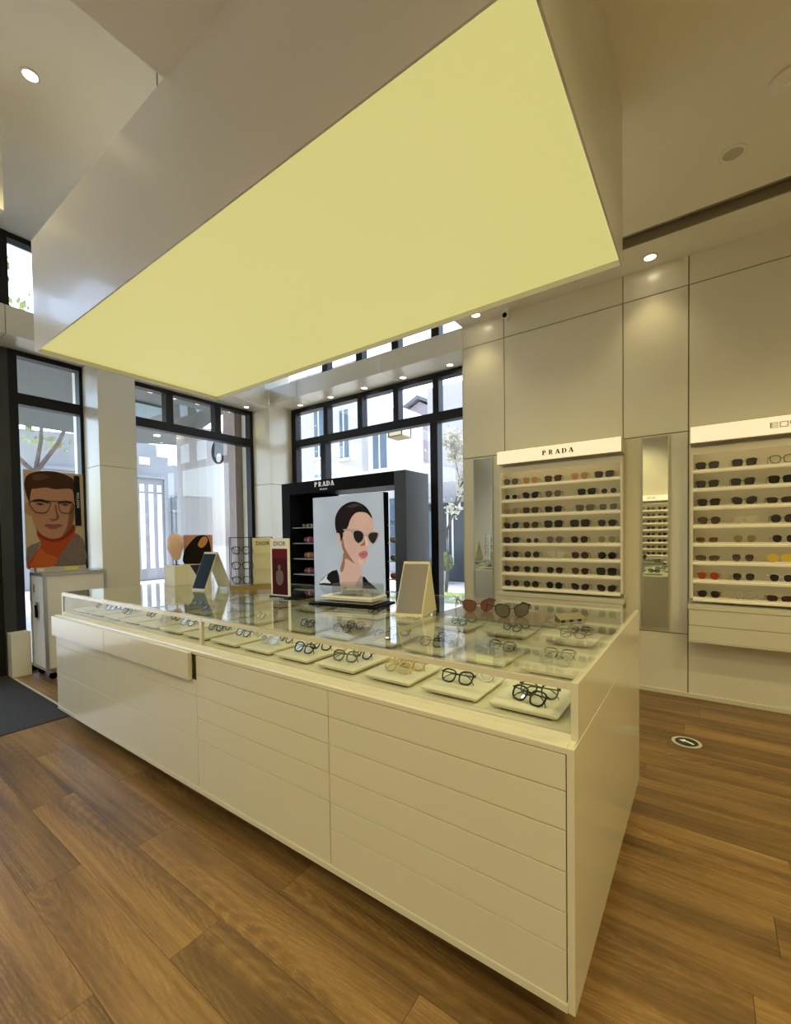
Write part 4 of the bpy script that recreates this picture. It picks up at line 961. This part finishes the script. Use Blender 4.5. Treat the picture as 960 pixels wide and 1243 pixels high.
# floor sticker
fs = thing('floor_sticker', 'oval black floor sticker with pale arrow and pale rim before the wall', 'sticker', (-.10, 3.55, 0), radians(0))
n = 28
MB().lathe([(.088, .0002), (.088, .0012)], (0, 0, 0), n).build('rim', mat('pale_sticker_rim', (.55, .52, .42), .4), fs, local=True)
MB().lathe([(.068, .0013), (.068, .0018)], (0, 0, 0), n).build('disc', mat('sticker_black', (.015, .022, .016), .3), fs, local=True)
MB().prism([(-.045, .012), (-.01, .040), (-.008, .024), (.045, -.010), (.038, -.024), (-.012, .006), (-.014, -.010)], 'z', .0019, .0023).build('arrow', mat('sticker_pale', (.70, .80, .62), .4, emit=(.6, .75, .5), es=.15), fs, local=True)

# ------------------------------------------------------------------ the street outside
gd = MB().box(-60, GX - .12, -30, 60, -.15, -.02).box(GX - .12, 60, G + .13, 60, -.15, -.02).build('ground_outside', M['pave']); tag(gd, 'pale paved street outside the windows', 'pavement', kind='structure')
uw = MB().box(GX - .2, XS + .3, G + .0, G + .12, ZH, 5.7).build('wall_street', M['brown']); tag(uw, 'stone wall above the street window, outside', 'wall', kind='structure')
# stepped stone facade beyond the entrance side
sf = thing('stone_facade', 'stepped grey stone facade with tall narrow windows across the street', 'building', (-16.5, 7, 0))
MB().prism([(3.2, 0), (8.76, 0), (8.76, 3.88), (8.58, 3.88), (8.58, 4.16), (8.23, 4.16), (8.23, 4.40), (7.82, 4.40), (7.82, 4.80), (7.0, 4.80), (7.0, 5.2), (6.0, 5.2), (6.0, 4.80), (3.2, 4.6)], 'x', -16.8, -16).build('wall', M['stone'], sf)
MB().prism([(4.5, 3.58), (8.05, 3.58), (8.05, 3.68), (4.5, 3.68)], 'x', -16, -15.9).build('cornice', M['stone'], sf)
MB().box(-16, -15.93, 8.02, 8.10, 0, 3.58).build('pilaster_strip', M['stone'], sf)
for a in (6.55, 6.85, 7.19, 7.49, 7.78):
    w_ = MB().box(-16.0, -15.97, a, a + .15, .4, 3.36).build('window', M['white_out'], sf)
    MB().box(-15.97, -15.95, a, a + .15, 3.05, 3.1).build('glazing_bar', M['stonedark'], w_)
MB().box(-16, -15.96, 7.2, 7.55, 4.05, 4.3).build('window', M['white_out'], sf)
MB().box(-16, -15.95, 8.28, 8.70, 0, 3.02).build('door', M['stonedark'], sf)
MB().box(-15.95, -15.9, 8.28, 8.70, 2.4, 2.5).build('door_rail', M['stone'], sf)
pc = thing('stone_column', 'massive pale stone column outside the three-light window', 'column', (-9.6, 5.8, 0))
n = 20
MB().lathe([(.62, 0), (.62, 2.35)], (-9.6, 5.8, 0), 24).build('lower_drum', M['stone2'], pc, smooth=False)
MB().lathe([(.60, 2.35), (.60, 3.2), (.60, 3.89)], (-9.6, 5.8, 0), 24).build('upper_drum', M['stone2'], pc)
jb = MB().box(-6.75, -6.42, 4.42, 4.70, 0, 5).build('stone_jamb', M['brown']); tag(jb, 'brown stone jamb just outside the three-light window', 'jamb')
aw = thing('awning', 'dark flat awning with small lights outside the entrance windows', 'awning', (-9.0, 3.5, 3.9))
MB().prism([(-11.8, 1.2), (-11.8, 5.33), (-11.28, 6.17), (-10.1, 5.76), (-7.2, 4.95), (-6.6, 4.6), (-6.6, 1.2)], 'z', 3.9, 4.12).build('slab', mat('awning_dark', (.07, .085, .08), .5, noise=.1), aw)
for x_, y_ in ((-10.6, 5.2), (-9.6, 5.1), (-10.4, 4.4), (-8.6, 4.4), (-8.0, 3.4), (-9.4, 3.4)):
    MB().lathe([(.07, 0), (.07, -.01)], (x_, y_, 3.9), 12).build('light', M['lamp'], aw)
MB().box(-10.0, -8.2, 3.2, 4.3, 3.86, 3.9).build('teal_panel', mat('teal_glass_panel', (.06, .16, .16), .2), aw)
rs = thing('round_sign', 'dark round hanging sign with pale face outside', 'sign', (-8.0, 5.14, 2.95))
MB().tube([(-8.0, 5.13, 3.2), (-8.0, 5.15, 3.2)], .26, 24).build('disc', M['frame'], rs)
MB().tube([(-8.0, 5.14, 3.46), (-8.0, 5.14, 3.899)], .02, 8).build('hanger', M['frame'], rs)
MB().tube([(-7.995, 5.125, 3.06), (-7.995, 5.129, 3.06)], .09, 16).build('pale_face', M['white_out'], rs)
pb = thing('pale_building', 'pale block seen behind the bare tree', 'building', (-19, 6, 0))
MB().box(-20, -18, 4.4, 7.2, 0, 4.75).build('wall', M['stone2'], pb)
for y_ in (5.0, 5.7): MB().box(-18, -17.96, y_, y_ + .4, 3.4, 4.4).build('window', M['winglass'], pb)

def tree(name, loc, h, label, leafm, nleaf, seed, spread=1.2, lsz=.09, depth=4, group='trees on the street'):
    rnd = random.Random(seed); t = thing(name, label, 'tree', loc, 0, group)
    br = MB(); tips = []
    def grow(p, d, L_, r, k):
        q = p + d*L_; mid = p + d*L_*.5 + Vector((rnd.uniform(-1, 1), rnd.uniform(-1, 1), 0))*L_*.06
        br.tube([p, mid, q], [r, r*.85, r*.65], 6)
        tips.append(q); tips.append(mid)
        if k == 0: return
        for _ in range(3 if k > 1 else 2):
            nd = (d + Vector((rnd.uniform(-1, 1), rnd.uniform(-1, 1), rnd.uniform(-.15, .8)))*.75*spread).normalized()
            grow(q, nd, L_*rnd.uniform(.55, .8), r*.6, k - 1)
    grow(Vector((0, 0, 0)), Vector((.02, .03, 1)).normalized(), h*.34, h*.010, depth)
    br.build('branches', M['bark'], t, local=True)
    lf = MB()
    top = [q for q in tips if q.z > h*.4]
    for _ in range(nleaf):
        q = rnd.choice(top) + Vector((rnd.gauss(0, .22), rnd.gauss(0, .22), rnd.gauss(0, .2)))*h*.09
        a = Vector((rnd.uniform(-1, 1), rnd.uniform(-1, 1), rnd.uniform(-1, 1))).normalized(); b_ = a.cross(Vector((rnd.uniform(-1, 1), rnd.uniform(-1, 1), rnd.uniform(-1, 1)))).normalized(); s_ = lsz*rnd.uniform(.6, 1.3)
        lf.face([q - a*s_, q + b_*s_*.5, q + a*s_, q - b_*s_*.5])
    o_ = lf.build('foliage', leafm, t, local=True); o_['kind'] = 'stuff'
    return t
tree('street_tree', (-13.2, 3.45, 0), 9.0, 'slender tree with sparse spring leaves behind the portrait of a man', M['leaf'], 2200, 3)
tree('street_tree', (-24.5, 6.2, 0), 19.0, 'leafy tree seen through the high clerestory window', M['leaf'], 7000, 9, .9, .20)
tree('blossom_tree', (-5.3, 9.6, 0), 4.6, 'pale blossoming tree before the black shopfront', M['blossom'], 6000, 5, .8, .06)
tree('street_tree', (-9.6, 18.5, 0), 8.0, 'pale leafy tree beside the taupe gabled house', M['blossom'], 3000, 15, .8, .09)
bu_ = thing('potted_shrub', 'yellow-green bush beside the stone column', 'shrub', (-9.0, 6.75, 0))
rnd = random.Random(4); lf = MB()
for _ in range(900):
    v = Vector((rnd.gauss(0, .16), rnd.gauss(0, .16), abs(rnd.gauss(1.0, .6)))); a = Vector((rnd.uniform(-1, 1), rnd.uniform(-1, 1), rnd.uniform(-1, 1))).normalized(); b_ = a.orthogonal().normalized(); s_ = .05
    lf.face([v - a*s_, v + b_*s_*.6, v + a*s_, v - b_*s_*.6])
o_ = lf.build('foliage', mat('yellow_leaf', (.62, .56, .10), .7, noise=.2, nscale=4), bu_, local=True); o_['kind'] = 'stuff'
MB().tube([(0, 0, 0), (0, 0, 1.2)], .03, 6).build('stem', M['bark'], bu_, local=True)

# houses beyond the street window
def far_windows(t, rects, y, fm=M['white_out']):
    for x0, x1, z0, z1 in rects:
        w_ = MB().box(x0, x1, y - .05, y, z0, z1).build('window', M['winglass'], t)
        MB().box(x0 - .12, x1 + .12, y - .16, y - .05, z0 - .18, z0 - .02).build('sill', fm, w_)
        MB().box((x0 + x1)/2 - .04, (x0 + x1)/2 + .04, y - .07, y - .05, z0, z1).build('glazing_bar', fm, w_)
ha = thing('apartment_house', 'beige apartment house with tall windows across the street', 'building', (-20, 21, 0))
MB().box(-26, -16.6, 20, 23, 0, 11.5).build('wall', M['render'], ha)
MB().box(-17.0, -14.2, 20.6, 23, 0, 8.8).build('wing', M['white_out'], ha)
far_windows(ha, [(-20.5, -19.7, 6.5, 9.6), (-18.3, -17.65, 6.2, 9.1), (-20.5, -19.7, 2.6, 5.4), (-18.3, -17.65, 2.6, 5.2), (-23.2, -22.4, 6.6, 9.7)], 20)
far_windows(ha, [(-16.2, -15.2, 5.4, 7.4), (-16.2, -15.2, 2.0, 4.4)], 20.6)
MB().box(-26.2, -16.4, 19.8, 23.2, 11.5, 11.8).build('roof', M['taupe'], ha)
hc_ = thing('gabled_house', 'taupe gabled house behind the low white roof', 'building', (-15.5, 27, 0))
MB().prism([(-18.2, 0), (-11, 0), (-11, 9.0), (-14.3, 9.7), (-16.3, 10.75), (-18.2, 9.9)], 'y', 26, 30).build('wall', M['taupe'], hc_)
MB().prism([(-18.5, 9.9), (-16.3, 10.9), (-14.2, 9.85), (-11, 9.1), (-11, 9.4), (-14.2, 10.1), (-16.3, 11.15), (-18.5, 10.15)], 'y', 25.7, 30).build('roof', M['stonedark'], hc_)
far_windows(hc_, [(-17.4, -16.6, 5.2, 7.2), (-15.0, -14.2, 5.0, 7.0)], 26)
lw = thing('low_shop_building', 'low white roofed building in front of the houses', 'building', (-11, 15, 0))
MB().box(-16, -7.8, 14, 16, 0, 3.75).build('wall', M['render'], lw)
MB().box(-16.2, -7.6, 13.8, 16.2, 3.75, 4.05).build('roof', M['white_out'], lw)
for x_ in (-15, -13.4, -11.8, -10.2): MB().box(x_, x_ + 1.0, 13.95, 14, .5, 2.9).build('window', M['winglass'], lw)
sp = thing('shopfront', 'dark slate shopfront with white pilaster lines across the street', 'building', (-5, 12.5, 0))
MB().box(-7.4, -1, 12, 13, 0, 2.6).build('wall', mat('dark_slate', (.06, .07, .08), .5), sp)
MB().box(-7.4, -1, 11.6, 12, 2.42, 2.60).build('awning_edge', M['stone'], sp)
for x_ in (-6.55, -6.38, -5.6): MB().box(x_, x_ + .05, 11.96, 12, .5, 2.3).build('pilaster_line', M['white_out'], sp)
MB().box(-7.2, -6.7, 11.97, 12, .7, 2.2).build('window', M['winglass'], sp)
MB().box(-7.4, -1, 12.3, 14.5, 2.6, 6.2).build('upper_wall', M['render'], sp)
ln_ = thing('street_lantern', 'square glazed lantern hanging outside the street window', 'lantern', (-4.5, 6.5, 3.2))
MB().box(-4.66, -4.34, 6.34, 6.66, 3.2, 3.225).box(-4.68, -4.32, 6.32, 6.68, 3.40, 3.43).build('caps', mat('lantern_bronze', (.30, .24, .12), .4, .5), ln_)
MB().box(-4.64, -4.36, 6.36, 6.64, 3.225, 3.40).build('shade', mat('lantern_glass', (.85, .80, .62), .4, emit=(1, .9, .6), es=.5), ln_)
for x_ in (-4.655, -4.365):
    for y_ in (6.345, 6.635): MB().box(x_, x_ + .02, y_, y_ + .02, 3.225, 3.40).build('corner_bar', mat('lantern_bar', (.12, .10, .06), .4), ln_)
MB().tube([(-4.5, 6.5, 3.43), (-4.5, 6.5, 5.2)], .012, 6).build('hanger', M['frame'], ln_)
MB().box(-4.54, -4.46, G + .12, 6.7, 5.2, 5.28).build('bracket', M['frame'], ln_)
lg = MB().box(-6.4, -3.6, 8.2, 9.5, -.02, .02).build('lawn', M['grass']); tag(lg, 'strip of lawn outside the street window', 'lawn')
sb_ = thing('round_shrub', 'clipped round shrub in front of the black shopfront', 'shrub', (-6.4, 11.9 - .5, 0))
rnd = random.Random(8); lf = MB()
for _ in range(700):
    v = Vector((rnd.gauss(0, 1), rnd.gauss(0, 1), rnd.gauss(0, 1))).normalized()*.30 + Vector((0, 0, .62)); a = Vector((rnd.uniform(-1, 1), rnd.uniform(-1, 1), rnd.uniform(-1, 1))).normalized(); b_ = a.orthogonal().normalized(); s_ = .05
    lf.face([v - a*s_, v + b_*s_*.6, v + a*s_, v - b_*s_*.6])
o_ = lf.build('foliage', M['leaf'], sb_, local=True); o_['kind'] = 'stuff'
MB().lathe([(.16, 0), (.2, .38)], (0, 0, 0), 14).build('pot', M['stone2'], sb_, local=True)
